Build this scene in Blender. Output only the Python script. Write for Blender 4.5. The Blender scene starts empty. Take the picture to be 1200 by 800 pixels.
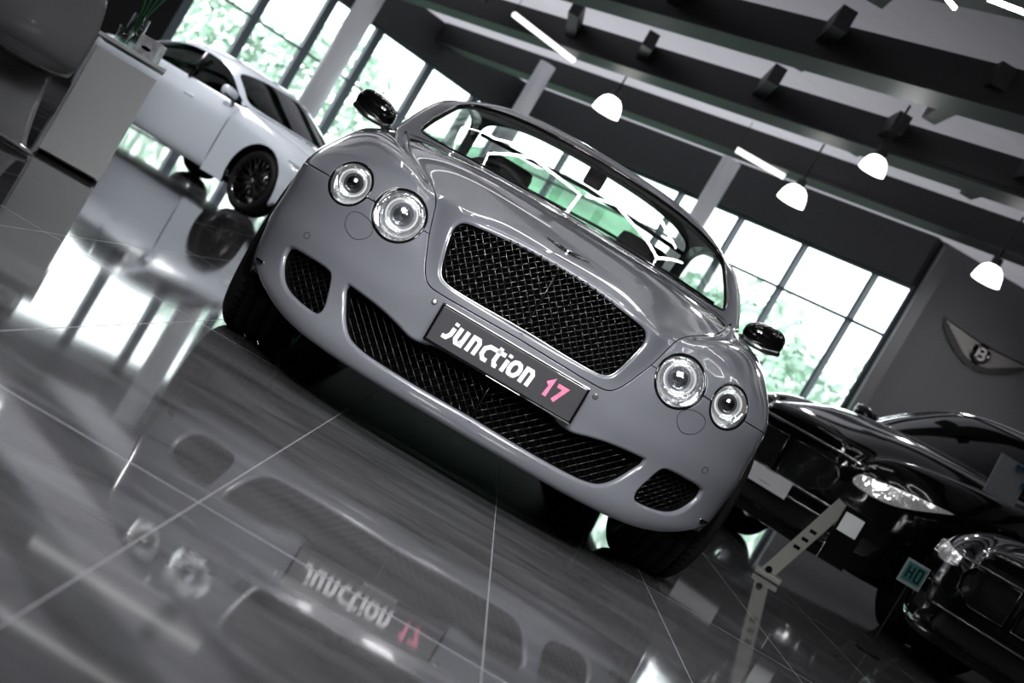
import bpy, bmesh, math, random
import numpy as np
from mathutils import Vector, Matrix, Quaternion
from mathutils.geometry import delaunay_2d_cdt
random.seed(7)
rng = np.random.RandomState(5)
COL = bpy.context.scene.collection
PI = math.pi
# ------------------------------------------------------------------ materials
def mat(name, col, rough=.5, metal=0., coat=0., spec=.5, emis=None, estr=0., noise=None, bump=None):
    m = bpy.data.materials.new(name); m.use_nodes = True
    nt = m.node_tree; b = nt.nodes['Principled BSDF']
    c = (col[0], col[1], col[2], 1) if not isinstance(col, (int, float)) else (col, col, col, 1)
    b.inputs['Base Color'].default_value = c
    b.inputs['Roughness'].default_value = rough
    b.inputs['Metallic'].default_value = metal
    b.inputs['Coat Weight'].default_value = coat
    b.inputs['Coat Roughness'].default_value = .02
    b.inputs['Specular IOR Level'].default_value = spec
    if emis is not None:
        b.inputs['Emission Color'].default_value = (*emis, 1)
        b.inputs['Emission Strength'].default_value = estr
    if noise:
        sc, amt = noise
        tc = nt.nodes.new('ShaderNodeTexCoord'); n = nt.nodes.new('ShaderNodeTexNoise')
        n.inputs['Scale'].default_value = sc; n.inputs['Detail'].default_value = 4
        r = nt.nodes.new('ShaderNodeValToRGB')
        r.color_ramp.elements[0].position = .3; r.color_ramp.elements[1].position = .7
        r.color_ramp.elements[0].color = tuple(x*(1-amt) for x in c[:3])+(1,)
        r.color_ramp.elements[1].color = tuple(min(1, x*(1+amt)) for x in c[:3])+(1,)
        nt.links.new(tc.outputs['Object'], n.inputs['Vector'])
        nt.links.new(n.outputs['Fac'], r.inputs['Fac'])
        nt.links.new(r.outputs['Color'], b.inputs['Base Color'])
    if bump:
        sc, st = bump
        tc = nt.nodes.new('ShaderNodeTexCoord'); n = nt.nodes.new('ShaderNodeTexNoise')
        n.inputs['Scale'].default_value = sc
        bp = nt.nodes.new('ShaderNodeBump'); bp.inputs['Strength'].default_value = st; bp.inputs['Distance'].default_value = .01
        nt.links.new(tc.outputs['Object'], n.inputs['Vector'])
        nt.links.new(n.outputs['Fac'], bp.inputs['Height']); nt.links.new(bp.outputs['Normal'], b.inputs['Normal'])
    return m
def glassmat(name, tint, refl=1.0, ior=1.5, rough=0.0, gcol=(1,1,1)):
    m = bpy.data.materials.new(name); m.use_nodes = True; nt = m.node_tree; nt.nodes.clear()
    o = nt.nodes.new('ShaderNodeOutputMaterial'); mx = nt.nodes.new('ShaderNodeMixShader')
    t = nt.nodes.new('ShaderNodeBsdfTransparent'); t.inputs[0].default_value = (*tint, 1)
    g = nt.nodes.new('ShaderNodeBsdfGlossy'); g.inputs['Roughness'].default_value = rough; g.inputs['Color'].default_value = (*gcol, 1)
    F0 = ((ior-1)/(ior+1))**2
    ge = nt.nodes.new('ShaderNodeNewGeometry'); dp = nt.nodes.new('ShaderNodeVectorMath'); dp.operation = 'DOT_PRODUCT'
    nt.links.new(ge.outputs['Incoming'], dp.inputs[0]); nt.links.new(ge.outputs['Normal'], dp.inputs[1])
    def mth(op, x, y=None, clamp=False):
        n = nt.nodes.new('ShaderNodeMath'); n.operation = op; n.use_clamp = clamp
        for k, q in enumerate((x, y)):
            if q is None: continue
            if isinstance(q, (int, float)): n.inputs[k].default_value = q
            else: nt.links.new(q, n.inputs[k])
        return n.outputs[0]
    ab = mth('ABSOLUTE', dp.outputs['Value']); one_ = mth('SUBTRACT', 1., ab, True); p5 = mth('POWER', one_, 5.)
    fr = mth('ADD', mth('MULTIPLY', p5, 1-F0), F0); fout = mth('MULTIPLY', fr, refl, True)
    nt.links.new(fout, mx.inputs[0])
    nt.links.new(t.outputs[0], mx.inputs[1]); nt.links.new(g.outputs[0], mx.inputs[2]); nt.links.new(mx.outputs[0], o.inputs[0])
    return m
def emat(name, col, st):
    m = bpy.data.materials.new(name); m.use_nodes = True; nt = m.node_tree; nt.nodes.clear()
    o = nt.nodes.new('ShaderNodeOutputMaterial'); e = nt.nodes.new('ShaderNodeEmission')
    e.inputs[0].default_value = (*col, 1); e.inputs[1].default_value = st
    nt.links.new(e.outputs[0], o.inputs[0]); return m
M = {}
M['paint'] = mat('nardo_paint', (.180, .184, .206), .30, 0, 1.0)
M['paintdark'] = mat('pillar_paint', (.13, .13, .14), .25, .2, 1.0)
M['gap'] = mat('shut_gap', .004, .9, spec=.1)
M['mesh'] = mat('grille_black', .022, .22, .3, .6)
M['meshlow'] = mat('intake_black', .012, .28, .2, .4)
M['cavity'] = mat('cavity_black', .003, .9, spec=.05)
M['chrome'] = mat('chrome', .86, .06, 1.)
M['satin'] = mat('satin_metal', .55, .28, 1.)
M['darkchrome'] = mat('smoked_chrome', .18, .15, 1.)
M['reflector'] = mat('lamp_reflector_glow', .88, .13, 1., emis=(1, 1, 1), estr=.09, bump=(60, .25))  # faint glow added so the chrome dish looks brighter
M['black'] = mat('gloss_black', .006, .06, 0, 1.)
M['frit'] = mat('frit_black', .004, .5, spec=.15)
M['blackcar'] = mat('black_car_paint', .004, .12, 0, 1.)
M['rubber'] = mat('tyre_rubber', .012, .62, spec=.3, noise=(30, .3))
M['plastic'] = mat('black_plastic', .01, .5, spec=.3)
M['ring_glow'] = mat('lamp_ring_glow', .9, .1, 1., emis=(1, 1, 1), estr=.20)  # ring given a weak glow of its own to brighten the lamp
M['lens'] = glassmat('lamp_glass', (.93, .95, .97), 1.0, 1.5)
M['innerlens'] = mat('projector_lens', (.35, .36, .38), .04, .9, bump=(90, .3))
M['wsglass'] = glassmat('windscreen_glass', (.93, .97, .95), 1.0, 1.5)
M['sideglass'] = glassmat('side_glass', (.85, .9, .87), 1.0, 1.5)
M['darkglass'] = glassmat('tinted_glass', (.06, .08, .07), 1.0, 1.5)
M['interior'] = mat('black_leather', .008, .55, spec=.25, bump=(200, .1))
M['platem'] = mat('plate_charcoal', (.050, .050, .055), .45, 0, .3)
M['white'] = mat('plate_white', .85, .4)
M['pink'] = mat('plate_pink', (.85, .22, .36), .4, noise=(40, .25))
M['whitecar'] = mat('white_car_paint', (.60, .64, .70), .25, 0, 1.)
M['rim'] = mat('black_rim', .012, .25, .5, .6)
M['brushed'] = mat('brushed_steel', .5, .3, 1.)
M['disc'] = mat('brake_disc', .2, .35, 1.)
# ------------------------------------------------------------------ object helpers
def link(name, me, m=None, parent=None):
    o = bpy.data.objects.new(name, me); COL.objects.link(o)
    if m is not None:
        for k in (m if isinstance(m, (list, tuple)) else [m]): me.materials.append(k)
    if parent is not None: o.parent = parent
    return o
def obj(name, bm, m=None, parent=None, smooth=False, loc=None):
    me = bpy.data.meshes.new(name); bmesh.ops.recalc_face_normals(bm, faces=bm.faces)
    bm.to_mesh(me); bm.free()
    if smooth: me.shade_smooth()
    o = link(name, me, m, parent)
    if loc: o.location = loc
    return o
def pyobj(name, V, F, m=None, parent=None, smooth=True, normals=None, fmat=None):
    me = bpy.data.meshes.new(name); me.from_pydata([tuple(map(float, v)) for v in V], [], [tuple(map(int, f)) for f in F])
    if smooth: me.shade_smooth()
    o = link(name, me, m, parent)
    if fmat is not None:
        for i, k in enumerate(fmat): me.polygons[i].material_index = k
    if normals is not None:
        me.normals_split_custom_set_from_vertices([tuple(map(float, n)) for n in normals])
    me.update(); return o
def empty(name, loc=(0, 0, 0), rz=0, label=None, cat=None, group=None, parent=None):
    o = bpy.data.objects.new(name, None); COL.objects.link(o); o.location = loc; o.rotation_euler = (0, 0, rz)
    o.empty_display_size = .2
    if parent is not None: o.parent = parent
    return tag(o, label, cat, group)
def tag(o, label=None, cat=None, group=None, kind=None):
    if label: o['label'] = label
    if cat: o['category'] = cat
    if group: o['group'] = group
    if kind: o['kind'] = kind
    return o
def box(bm, c, s, rot=None, bevel=0):
    mt = Matrix.Translation(Vector(c))
    if rot is not None: mt = mt @ rot.to_4x4()
    r = bmesh.ops.create_cube(bm, size=1, matrix=mt @ Matrix.Diagonal((*s, 1)))
    if bevel:
        es = list({e for v in r['verts'] for e in v.link_edges})
        bmesh.ops.bevel(bm, geom=es, offset=bevel, segments=2, profile=.6, affect='EDGES')
def tube(bm, pts, r, n=8, closed=False, cap=True):
    pts = [Vector(p) for p in pts]; N = len(pts); rings = []
    rr = r if isinstance(r, (list, tuple)) else [r]*N
    prev = None
    for i, p in enumerate(pts):
        a = pts[(i-1) % N] if (closed or i > 0) else p; b = pts[(i+1) % N] if (closed or i < N-1) else p
        d = (b-a).normalized()
        if prev is None:
            u = d.orthogonal().normalized()
        else:
            u = (prev - d*prev.dot(d)).normalized()
        prev = u; w = d.cross(u)
        rings.append([bm.verts.new(p+(u*math.cos(2*PI*k/n)+w*math.sin(2*PI*k/n))*rr[i]) for k in range(n)])
    for i in range(N if closed else N-1):
        A, B = rings[i], rings[(i+1) % N]
        for k in range(n): bm.faces.new((A[k], A[(k+1) % n], B[(k+1) % n], B[k]))
    if cap and not closed:
        bm.faces.new(rings[0][::-1]); bm.faces.new(rings[-1])
def lathe(bm, prof, n=48, axis='Y', c=(0, 0, 0), mtx=None):
    """prof: list of (axial, radius)"""
    rings = []
    for a, r in prof:
        ring = []
        for k in range(n):
            t = 2*PI*k/n
            if axis == 'Y': v = Vector((r*math.cos(t), a, r*math.sin(t)))
            elif axis == 'X': v = Vector((a, r*math.cos(t), r*math.sin(t)))
            else: v = Vector((r*math.cos(t), r*math.sin(t), a))
            if mtx is not None: v = mtx @ v
            ring.append(bm.verts.new(v+Vector(c)))
        rings.append(ring)
    for A, B in zip(rings, rings[1:]):
        for k in range(n): bm.faces.new((A[k], A[(k+1) % n], B[(k+1) % n], B[k]))
    return rings
def poly_prism(bm, pts, depth, plane='XZ', off=0):
    """flat polygon (2D list) extruded along the third axis"""
    def P(a, b, d):
        return {'XZ': (a, d, b), 'YZ': (d, a, b), 'XY': (a, b, d)}[plane]
    A = [bm.verts.new(P(a, b, off)) for a, b in pts]; B = [bm.verts.new(P(a, b, off+depth)) for a, b in pts]
    bm.faces.new(A); bm.faces.new(B[::-1])
    n = len(pts)
    for i in range(n): bm.faces.new((A[i], B[i], B[(i+1) % n], A[(i+1) % n]))
def catmull(pts, n=8, closed=False):
    P = [np.array(p, float) for p in pts]; N = len(P); out = []
    rngi = range(N) if closed else range(N-1)
    for i in rngi:
        p0 = P[(i-1) % N] if (closed or i > 0) else 2*P[0]-P[1]
        p1 = P[i]; p2 = P[(i+1) % N]
        p3 = P[(i+2) % N] if (closed or i < N-2) else 2*P[-1]-P[-2]
        for k in range(n):
            t = k/n
            out.append(.5*((2*p1)+(-p0+p2)*t+(2*p0-5*p1+4*p2-p3)*t*t+(-p0+3*p1-3*p2+p3)*t**3))
    if not closed: out.append(P[-1])
    return np.array(out)
# ------------------------------------------------------------------ spline surface
def bs(u):
    return np.stack([(1-u)**3/6, (3*u**3-6*u**2+4)/6, (-3*u**3+3*u**2+3*u+1)/6, u**3/6], -1)
def dbs(u):
    return np.stack([-(1-u)**2/2, (9*u**2-12*u)/6, (-9*u**2+6*u+3)/6, u**2/2], -1)
class Surf:
    def __init__(self, C, sym=True, sharp=.8, iters=2, sym_end=False):
        C = np.array(C, float); self.C0 = C; self.sym = sym; self.sym_end = sym_end
        self.nr, self.nc = C.shape[:2]; D = C.copy(); self.setC(D)
        T, S = np.meshgrid(np.arange(self.nr), np.arange(self.nc), indexing='ij')
        for _ in range(iters):
            E = C - self.ev(S.ravel(), T.ravel())[0].reshape(C.shape)
            D = D + sharp*E; self.setC(D)
        self.grid = None
    def setC(self, D):
        if self.sym:
            l = D[:, 1:2]*np.array([-1, 1, 1.])
        else: l = 2*D[:, :1]-D[:, 1:2]
        if self.sym_end: r = D[:, -2:-1]*np.array([-1, 1, 1.])
        else: r = 2*D[:, -1:]-D[:, -2:-1]
        E = np.concatenate([l, D, r, r], 1)
        E = np.concatenate([2*E[:1]-E[1:2], E, 2*E[-1:]-E[-2:-1], 2*E[-1:]-E[-2:-1]], 0)
        self.E = E
    def ev(self, s, t):
        s = np.clip(np.asarray(s, float), 0, self.nc-1); t = np.clip(np.asarray(t, float), 0, self.nr-1)
        i = np.minimum(s.astype(int), self.nc-2); j = np.minimum(t.astype(int), self.nr-2)
        us, ut = s-i, t-j
        bs_, bt_, ds_, dt_ = bs(us), bs(ut), dbs(us), dbs(ut)
        P = 0; Ps = 0; Pt = 0
        for a in range(4):
            for b in range(4):
                c = self.E[j+b, i+a]
                P = P+c*(bs_[..., a]*bt_[..., b])[..., None]
                Ps = Ps+c*(ds_[..., a]*bt_[..., b])[..., None]
                Pt = Pt+c*(bs_[..., a]*dt_[..., b])[..., None]
        N = np.cross(Ps, Pt); L = np.linalg.norm(N, axis=-1, keepdims=True); N = N/np.maximum(L, 1e-9)
        return P, N, Ps, Pt
    def inv(self, pts, comps=(0, 2), srange=None, trange=None):
        """pts (n,2) in the chosen components -> (s,t)"""
        pts = np.array(pts, float)
        sr = srange or (0, self.nc-1); tr = trange or (0, self.nr-1)
        S, T = np.meshgrid(np.linspace(*sr, 120), np.linspace(*tr, 120)); S, T = S.ravel(), T.ravel()
        G = self.ev(S, T)[0][:, list(comps)]
        out = []
        for p in pts:
            k = np.argmin(((G-p)**2).sum(1)); s, t = S[k], T[k]
            for _ in range(6):
                P, N, a, b = self.ev(np.array([s]), np.array([t]))
                r = p-P[0][list(comps)]; J = np.array([a[0][list(comps)], b[0][list(comps)]]).T
                try: d = np.linalg.solve(J, r)
                except Exception: break
                d = np.clip(d, -.4, .4); s2 = min(max(s+d[0], sr[0]), sr[1]); t2 = min(max(t+d[1], tr[0]), tr[1])
                s, t = s2, t2
            out.append((s, t))
        return np.array(out)
def inpoly(P, poly):
    x, y = P[:, 0], P[:, 1]; r = np.zeros(len(P), bool); n = len(poly)
    for i in range(n):
        x1, y1 = poly[i]; x2, y2 = poly[(i+1) % n]
        c = ((y1 > y) != (y2 > y))
        with np.errstate(divide='ignore', invalid='ignore'):
            r ^= c & (x < (x2-x1)*(y-y1)/(y2-y1+1e-15)+x1)
    return r
def segdist(P, A, B):
    d = B-A; L = (d*d).sum()+1e-12; t = np.clip(((P-A)@d)/L, 0, 1)
    return np.linalg.norm(P-(A+t[:, None]*d), axis=1)
def make_cdt(nc, nr, curves, step=.1, keep=.045):
    """curves: list of (tag, pts (n,2), closed). returns verts (n,2), tris, vtags"""
    V = []; E = []; tg = []
    def add(p, t): V.append((float(p[0]), float(p[1]))); tg.append(t); return len(V)-1
    for t, pts, closed in curves:
        ids = [add(p, t) for p in pts]
        for a, b in zip(ids, ids[1:]): E.append((a, b))
        if closed: E.append((ids[-1], ids[0]))
    S, T = np.meshgrid(np.arange(0, nc+1e-6, step), np.arange(0, nr+1e-6, step)); G = np.stack([S.ravel(), T.ravel()], 1)
    ok = np.ones(len(G), bool)
    for t, pts, closed in curves:
        pts = np.array(pts); n = len(pts)
        for i in range(n if closed else n-1):
            A, B = pts[i], pts[(i+1) % n]
            m = (G[:, 0] > min(A[0], B[0])-keep) & (G[:, 0] < max(A[0], B[0])+keep) & (G[:, 1] > min(A[1], B[1])-keep) & (G[:, 1] < max(A[1], B[1])+keep) & ok
            idx = np.nonzero(m)[0]
            if len(idx): ok[idx[segdist(G[idx], A, B) < keep]] = False
    onb = (G[:, 0] < 1e-6) | (G[:, 0] > nc-1e-6) | (G[:, 1] < 1e-6) | (G[:, 1] > nr-1e-6)
    for p in G[ok | onb]: add(p, None)
    r = delaunay_2d_cdt([Vector(v) for v in V], E, [], 0, 1e-7)
    ov = np.array([tuple(v) for v in r[0]]); tags = []
    for o in r[3]:
        t = None
        for k in o:
            if tg[k] is not None: t = tg[k]
        tags.append(t)
    return ov, [tuple(f) for f in r[2]], tags
def panel(name, surf, V2, F, tags, mask, mats, parent, mirror=True, fil=None, sgn=1., label=None, shift=.0034, offset=0.):
    """build one body panel from the triangles in mask, with rounded edges turned inwards.
    fil: tag -> (radius, depth)"""
    fil = fil or {}
    F = [f for f, m in zip(F, mask) if m]
    used = sorted({i for f in F for i in f}); mp = {u: k for k, u in enumerate(used)}
    ST = V2[used]; P, N, _, _ = surf.ev(ST[:, 0], ST[:, 1]); N = N*sgn
    P = P+N*offset
    tg = [tags[u] for u in used]; F = [tuple(mp[i] for i in f) for f in F]
    P = list(P); N = list(N)
    if mirror:
        n0 = len(P); mm = []
        for i in range(n0):
            if ST[i, 0] < 1e-6: mm.append(i); N[i] = N[i]*np.array([0, 1, 1.]); N[i] /= np.linalg.norm(N[i]); P[i][0] = 0
            else:
                mm.append(len(P)); P.append(P[i]*np.array([-1, 1, 1.])); N.append(N[i]*np.array([-1, 1, 1.])); tg.append(tg[i])
        F = F+[tuple(mm[i] for i in f[::-1]) for f in F]
    P = np.array(P); N = np.array(N)
    # orient
    FF = []
    for f in F:
        a, b, c = P[f[0]], P[f[1]], P[f[2]]
        if np.dot(np.cross(b-a, c-a), N[f[0]]) < 0: f = f[::-1]
        FF.append(f)
    F = FF
    ec = {}
    for f in F:
        for a, b in zip(f, f[1:]+f[:1]): ec[(a, b)] = 1
    bd = [(a, b) for (a, b) in ec if (b, a) not in ec]
    O = {}
    for a, b in bd:
        e = P[b]-P[a]; o = np.cross(e, N[a]+N[b]); L = np.linalg.norm(o)
        if L < 1e-12: continue
        o /= L
        for k in (a, b): O[k] = O.get(k, 0)+o
    nxt = {}
    P = P.copy(); P0 = P.copy()
    for k in O:
        L = np.linalg.norm(O[k]); O[k] = O[k]/max(L, 1e-9); o = O[k]; o = o-N[k]*np.dot(o, N[k]); O[k] = o/max(np.linalg.norm(o), 1e-9)
        P[k] = P[k]-O[k]*shift
    PV = list(P); NV = list(N); fm = [0]*len(F)
    SEG = 4
    rows = {}
    for k in O:
        r, dep = fil.get(tg[k], fil.get('*', (.002, .012)))
        ids = [k]
        for q in range(1, SEG+1):
            a = PI/2*q/SEG
            PV.append(P[k]+O[k]*r*math.sin(a)-N[k]*r*(1-math.cos(a))); NV.append(N[k]*math.cos(a)+O[k]*math.sin(a)); ids.append(len(PV)-1)
        PV.append(P[k]+O[k]*r-N[k]*(r)); NV.append(O[k]); ids.append(len(PV)-1)
        PV.append(P[k]+O[k]*r-N[k]*(r+dep)); NV.append(O[k]); ids.append(len(PV)-1)
        rows[k] = ids
    for a, b in bd:
        if a not in rows or b not in rows: continue
        A, B = rows[a], rows[b]
        for q in range(len(A)-1):
            if q == SEG: continue
            F.append((B[q], A[q], A[q+1], B[q+1])); fm.append(1 if q > SEG else 0)
    o = pyobj(name, PV, F, mats, parent, True, NV, fm)
    return o
def stroke(bm, pts, w, y=0, slant=0.):
    """flat ribbon along a 2D polyline with mitred joints, in XZ at depth y"""
    P = [np.array(p, float) for p in pts]; n = len(P); L = []; R = []
    for i in range(n):
        d0 = P[i]-P[i-1] if i > 0 else P[1]-P[0]; d1 = P[i+1]-P[i] if i < n-1 else d0
        d0 = d0/np.linalg.norm(d0); d1 = d1/np.linalg.norm(d1)
        m = np.array([-d0[1]-d1[1], d0[0]+d1[0]]); m = m/np.linalg.norm(m); k = 1/max(.45, m@np.array([-d1[1], d1[0]]))
        L.append(P[i]+m*w/2*k); R.append(P[i]-m*w/2*k)
    f = lambda p: bm.verts.new((p[0]+slant*p[1], y, p[1]))
    LV = [f(p) for p in L]; RV = [f(p) for p in R]
    for i in range(n-1): bm.faces.new((LV[i], LV[i+1], RV[i+1], RV[i]))
# ================================================================== MAIN CAR
car = empty('car', (.013, 0, 0), math.radians(1.66),
            'large grey coupe with twin round headlights and a junction 17 plate in the centre', 'car')
XB = [0, .12, .24, .34, .40, .50, .61, .72, .81, .875, .912, .940, .960, .960]
YB = [0, .003, .012, .03, .045, .09, .15, .235, .325, .410, .485, .62, .95, 1.68]
def frow(z, dy, maxx=.95, tuck=0., zr=0.):
    r = []
    for j, (x, y) in enumerate(zip(XB, YB)):
        k = (1-maxx/.95) * (1 if j < 12 else .0)
        xx = x*(1-k*(x/.95)**3)
        r.append((xx, y+dy*(1 if j < 11 else 0)+tuck*(x/.95)**2*(1 if j < 11 else 0), z+(zr*(x/.95)**7 if j < 11 else 0)))
    return r
ROWS = [
 frow(.178, .10, .85, zr=.14), frow(.170, .022, .87, zr=.14), frow(.195, -.004, .905, zr=.10), frow(.240, -.012, .925, zr=.055),
 frow(.310, .004, .942, zr=.01), frow(.385, .004, .95), frow(.455, -.004, .955),
 [(0,.000,.525),(.11,.002,.525),(.21,.008,.527),(.29,.017,.53),(.348,.040,.537),(.45,.070,.528)]+frow(.525, 0, .95)[6:],
 [(0,.008,.60),(.115,.010,.60),(.22,.014,.60),(.318,.024,.60),(.380,.058,.60),(.47,.082,.60)]+frow(.60, .003, .95)[6:],
 [(0,.010,.675),(.12,.012,.675),(.23,.017,.675),(.345,.030,.68),(.409,.092,.675),(.50,.112,.675),(.61,.165,.675),(.72,.250,.675),(.81,.35,.675),(.873,.435,.675),(.91,.51,.675),(.938,.64,.675),(.958,.97,.675),(.958,1.68,.675)],
 [(0,.018,.745),(.12,.020,.745),(.235,.027,.744),(.352,.047,.742),(.434,.160,.735),(.515,.172,.748),(.62,.232,.757),(.725,.32,.753),(.81,.43,.748),(.870,.53,.745),(.904,.62,.743),(.931,.76,.746),(.952,1.07,.76),(.952,1.68,.785)],
 [(0,.058,.795),(.12,.062,.793),(.235,.072,.789),(.348,.098,.780),(.460,.245,.778),(.54,.270,.803),(.63,.34,.81),(.72,.43,.808),(.80,.53,.80),(.858,.645,.797),(.892,.75,.799),(.918,.90,.803),(.938,1.16,.817),(.938,1.68,.84)],
 [(0,.33,.870),(.13,.332,.870),(.27,.35,.866),(.395,.39,.845),(.530,.47,.825),(.59,.50,.850),(.66,.55,.862),(.735,.62,.866),(.80,.72,.865),(.85,.86,.868),(.883,1.0,.875),(.90,1.18,.882),(.905,1.4,.892),(.905,1.68,.902)],
 [(0,.80,.967),(.17,.80,.966),(.345,.82,.960),(.52,.86,.936),(.660,.90,.888),(.705,.93,.903),(.745,.97,.914),(.785,1.03,.920),(.815,1.1,.923),(.84,1.18,.926),(.857,1.28,.930),(.868,1.4,.934),(.873,1.53,.938),(.872,1.68,.942)],
 [(0,1.28,1.010),(.23,1.295,1.010),(.45,1.375,1.008),(.65,1.52,1.004),(.790,1.66,.996),(.80,1.663,.992),(.808,1.666,.989),(.816,1.669,.986),(.823,1.672,.983),(.83,1.675,.98),(.837,1.678,.977),(.843,1.681,.974),(.848,1.684,.971),(.853,1.687,.968)],
]
FS = Surf(ROWS, True, .8, 2)
NRm = FS.nr-1; NCm = FS.nc-1
def offs(poly, d, closed=False):
    """offset an (x,z) outline away from its centroid side; open outlines start and end on x=0"""
    P = np.array(poly, float); n = len(P); out = []
    c = P.mean(0)
    if not closed: c = np.array([0, (P[:, 1].max()+P[:, 1].min())/2])
    area = sum(P[i-1][0]*P[i][1]-P[i][0]*P[i-1][1] for i in range(n)); sg = 1 if area > 0 else -1
    for i in range(n):
        if closed: a, b = P[i-1], P[(i+1) % n]
        else: a, b = P[max(i-1, 0)], P[min(i+1, n-1)]
        t = (b-a)/np.linalg.norm(b-a); nn = np.array([t[1], -t[0]])*sg
        if not closed and i in (0, n-1): nn = np.array([0, np.sign(nn[1])])
        out.append(P[i]+nn*d)
    return np.array(out)
grille_o = [(0,.550),(.2,.552),(.275,.556),(.303,.566),(.316,.585),(.329,.625),(.345,.69),(.345,.72),(.332,.740),(.305,.750),(.21,.763),(.11,.772),(0,.775)]
low_o = [(0,.237),(.2,.234),(.36,.237),(.43,.246),(.465,.262),(.50,.298),(.53,.345),(.545,.375),(.545,.386),(.52,.386),(.42,.376),(.35,.362),(.295,.348),(.245,.352),(.2,.364),(0,.370)]
side_o = [(.592,.268),(.62,.263),(.69,.269),(.735,.284),(.765,.31),(.785,.345),(.79,.375),(.782,.391),(.70,.395),(.635,.392),(.618,.38),(.600,.335),(.586,.288)]
gr_c = catmull(offs(grille_o, .010), 5); lo_c = catmull(offs(low_o, .012), 5); si_c = catmull(offs(side_o, .012, True), 5, True)
gr_c[0, 0] = gr_c[-1, 0] = lo_c[0, 0] = lo_c[-1, 0] = 0
L1 = (.519, .663, .0905); L2 = (.719, .674, .0785)
def circ(c, n=64, k=1.): return np.array([(c[0]+c[2]*k*math.cos(2*PI*i/n), c[1]+c[2]*k*math.sin(2*PI*i/n)) for i in range(n)])
st_gr = FS.inv(gr_c, (0, 2), (0, 5), (6, 13)); st_lo = FS.inv(lo_c, (0, 2), (0, 7), (2, 7)); st_si = FS.inv(si_c, (0, 2), (4, 10.5), (2, 7))
st_gr[0, 0] = st_gr[-1, 0] = st_lo[0, 0] = st_lo[-1, 0] = 0
st_l1 = FS.inv(circ(L1), (0, 2), (3.5, 8), (6, 12)); st_l2 = FS.inv(circ(L2), (0, 2), (5, 10), (6, 12))
hs = FS.inv(catmull([(0,.520),(.15,.517),(.28,.516),(.325,.523),(.350,.545),(.372,.583)], 5), (0, 2), (0, 5), (6, 9)); hs[0, 0] = 0
hs2 = [(4., t) for t in np.arange(8.1, NRm+.01, .15)]; hs2[-1] = (4., NRm)
k0 = hs[-1]; st_seam = np.array([tuple(p) for p in hs]+[p for p in hs2 if p[1] > k0[1]+.12])
TS = 8.8
st_bf = np.array([(s, TS) for s in np.arange(4, NCm+.01, .2)]); st_bf[-1, 0] = NCm
AY, AZ, AR = .93, .35, .388
ang = np.linspace(math.radians(206), math.radians(-26), 70)
st_arch = FS.inv([(AY+AR*math.cos(a), max(AZ+AR*math.sin(a), .0)) for a in ang], (1, 2), (8, 13), (1.5, 12))
arch_poly = np.concatenate([[(st_arch[0, 0], -.5)], st_arch, [(st_arch[-1, 0], -.5)]])
arch_line = np.concatenate([[(st_arch[0, 0], 0)], st_arch, [(st_arch[-1, 0], 0)]])
st_vs = np.array([(st_arch[len(ang)//2, 0], t) for t in (0, 1)])
curves = [('grille', st_gr, False), ('low', st_lo, False), ('side', st_si, True), ('lamp', st_l1, True), ('lamp', st_l2, True),
          ('seam', st_seam, False), ('seam', st_bf, False), ('arch', arch_line, False)]
V2, F2, TG = make_cdt(NCm, NRm, curves)
CT = np.array([V2[list(f)].mean(0) for f in F2])
hole = inpoly(CT, np.concatenate([st_gr])) | inpoly(CT, st_lo) | inpoly(CT, st_si) | inpoly(CT, st_l1) | inpoly(CT, st_l2) | inpoly(CT, arch_poly)
hood_poly = np.concatenate([st_seam, [(-1, NRm+1), (-1, st_seam[0, 1])]]); hood_poly[len(st_seam)-1, 1] += 1
inhood = inpoly(CT, hood_poly)
s_top = st_arch[len(ang)//2, 0]
isbump = (~inhood) & (CT[:, 1] < TS) & (CT[:, 0] < s_top)
isfend = (~inhood) & ~isbump
pm = [M['paint'], M['gap']]
FIL = {'grille': (.010, .02), 'low': (.014, .03), 'side': (.014, .03), 'lamp': (.003, .02), 'seam': (.002, .012), 'arch': (.006, .03), '*': (.002, .012)}
panel('hood', FS, V2, F2, TG, inhood & ~hole, pm, car, True, FIL)
panel('front_bumper', FS, V2, F2, TG, isbump & ~hole, pm, car, True, FIL)
class MS:       # mirrored surface
    def __init__(s, f): s.f = f
    def ev(s, a, b):
        P, N, x, y = s.f.ev(a, b); m = np.array([-1, 1, 1.]); return P*m, N*m, x*m, y*m
panel('fender', FS, V2, F2, TG, isfend & ~hole, pm, car, False, FIL)
panel('fender', MS(FS), V2, F2, TG, isfend & ~hole, pm, car, False, FIL)
def ysurf(x, z, sr=(0, 10), tr=(2, 12)):
    st = FS.inv([(abs(x), z)], (0, 2), sr, tr)[0]; return FS.ev(np.array([st[0]]), np.array([st[1]]))
def yplan(x): return float(np.interp(abs(x), XB, YB))
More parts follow.
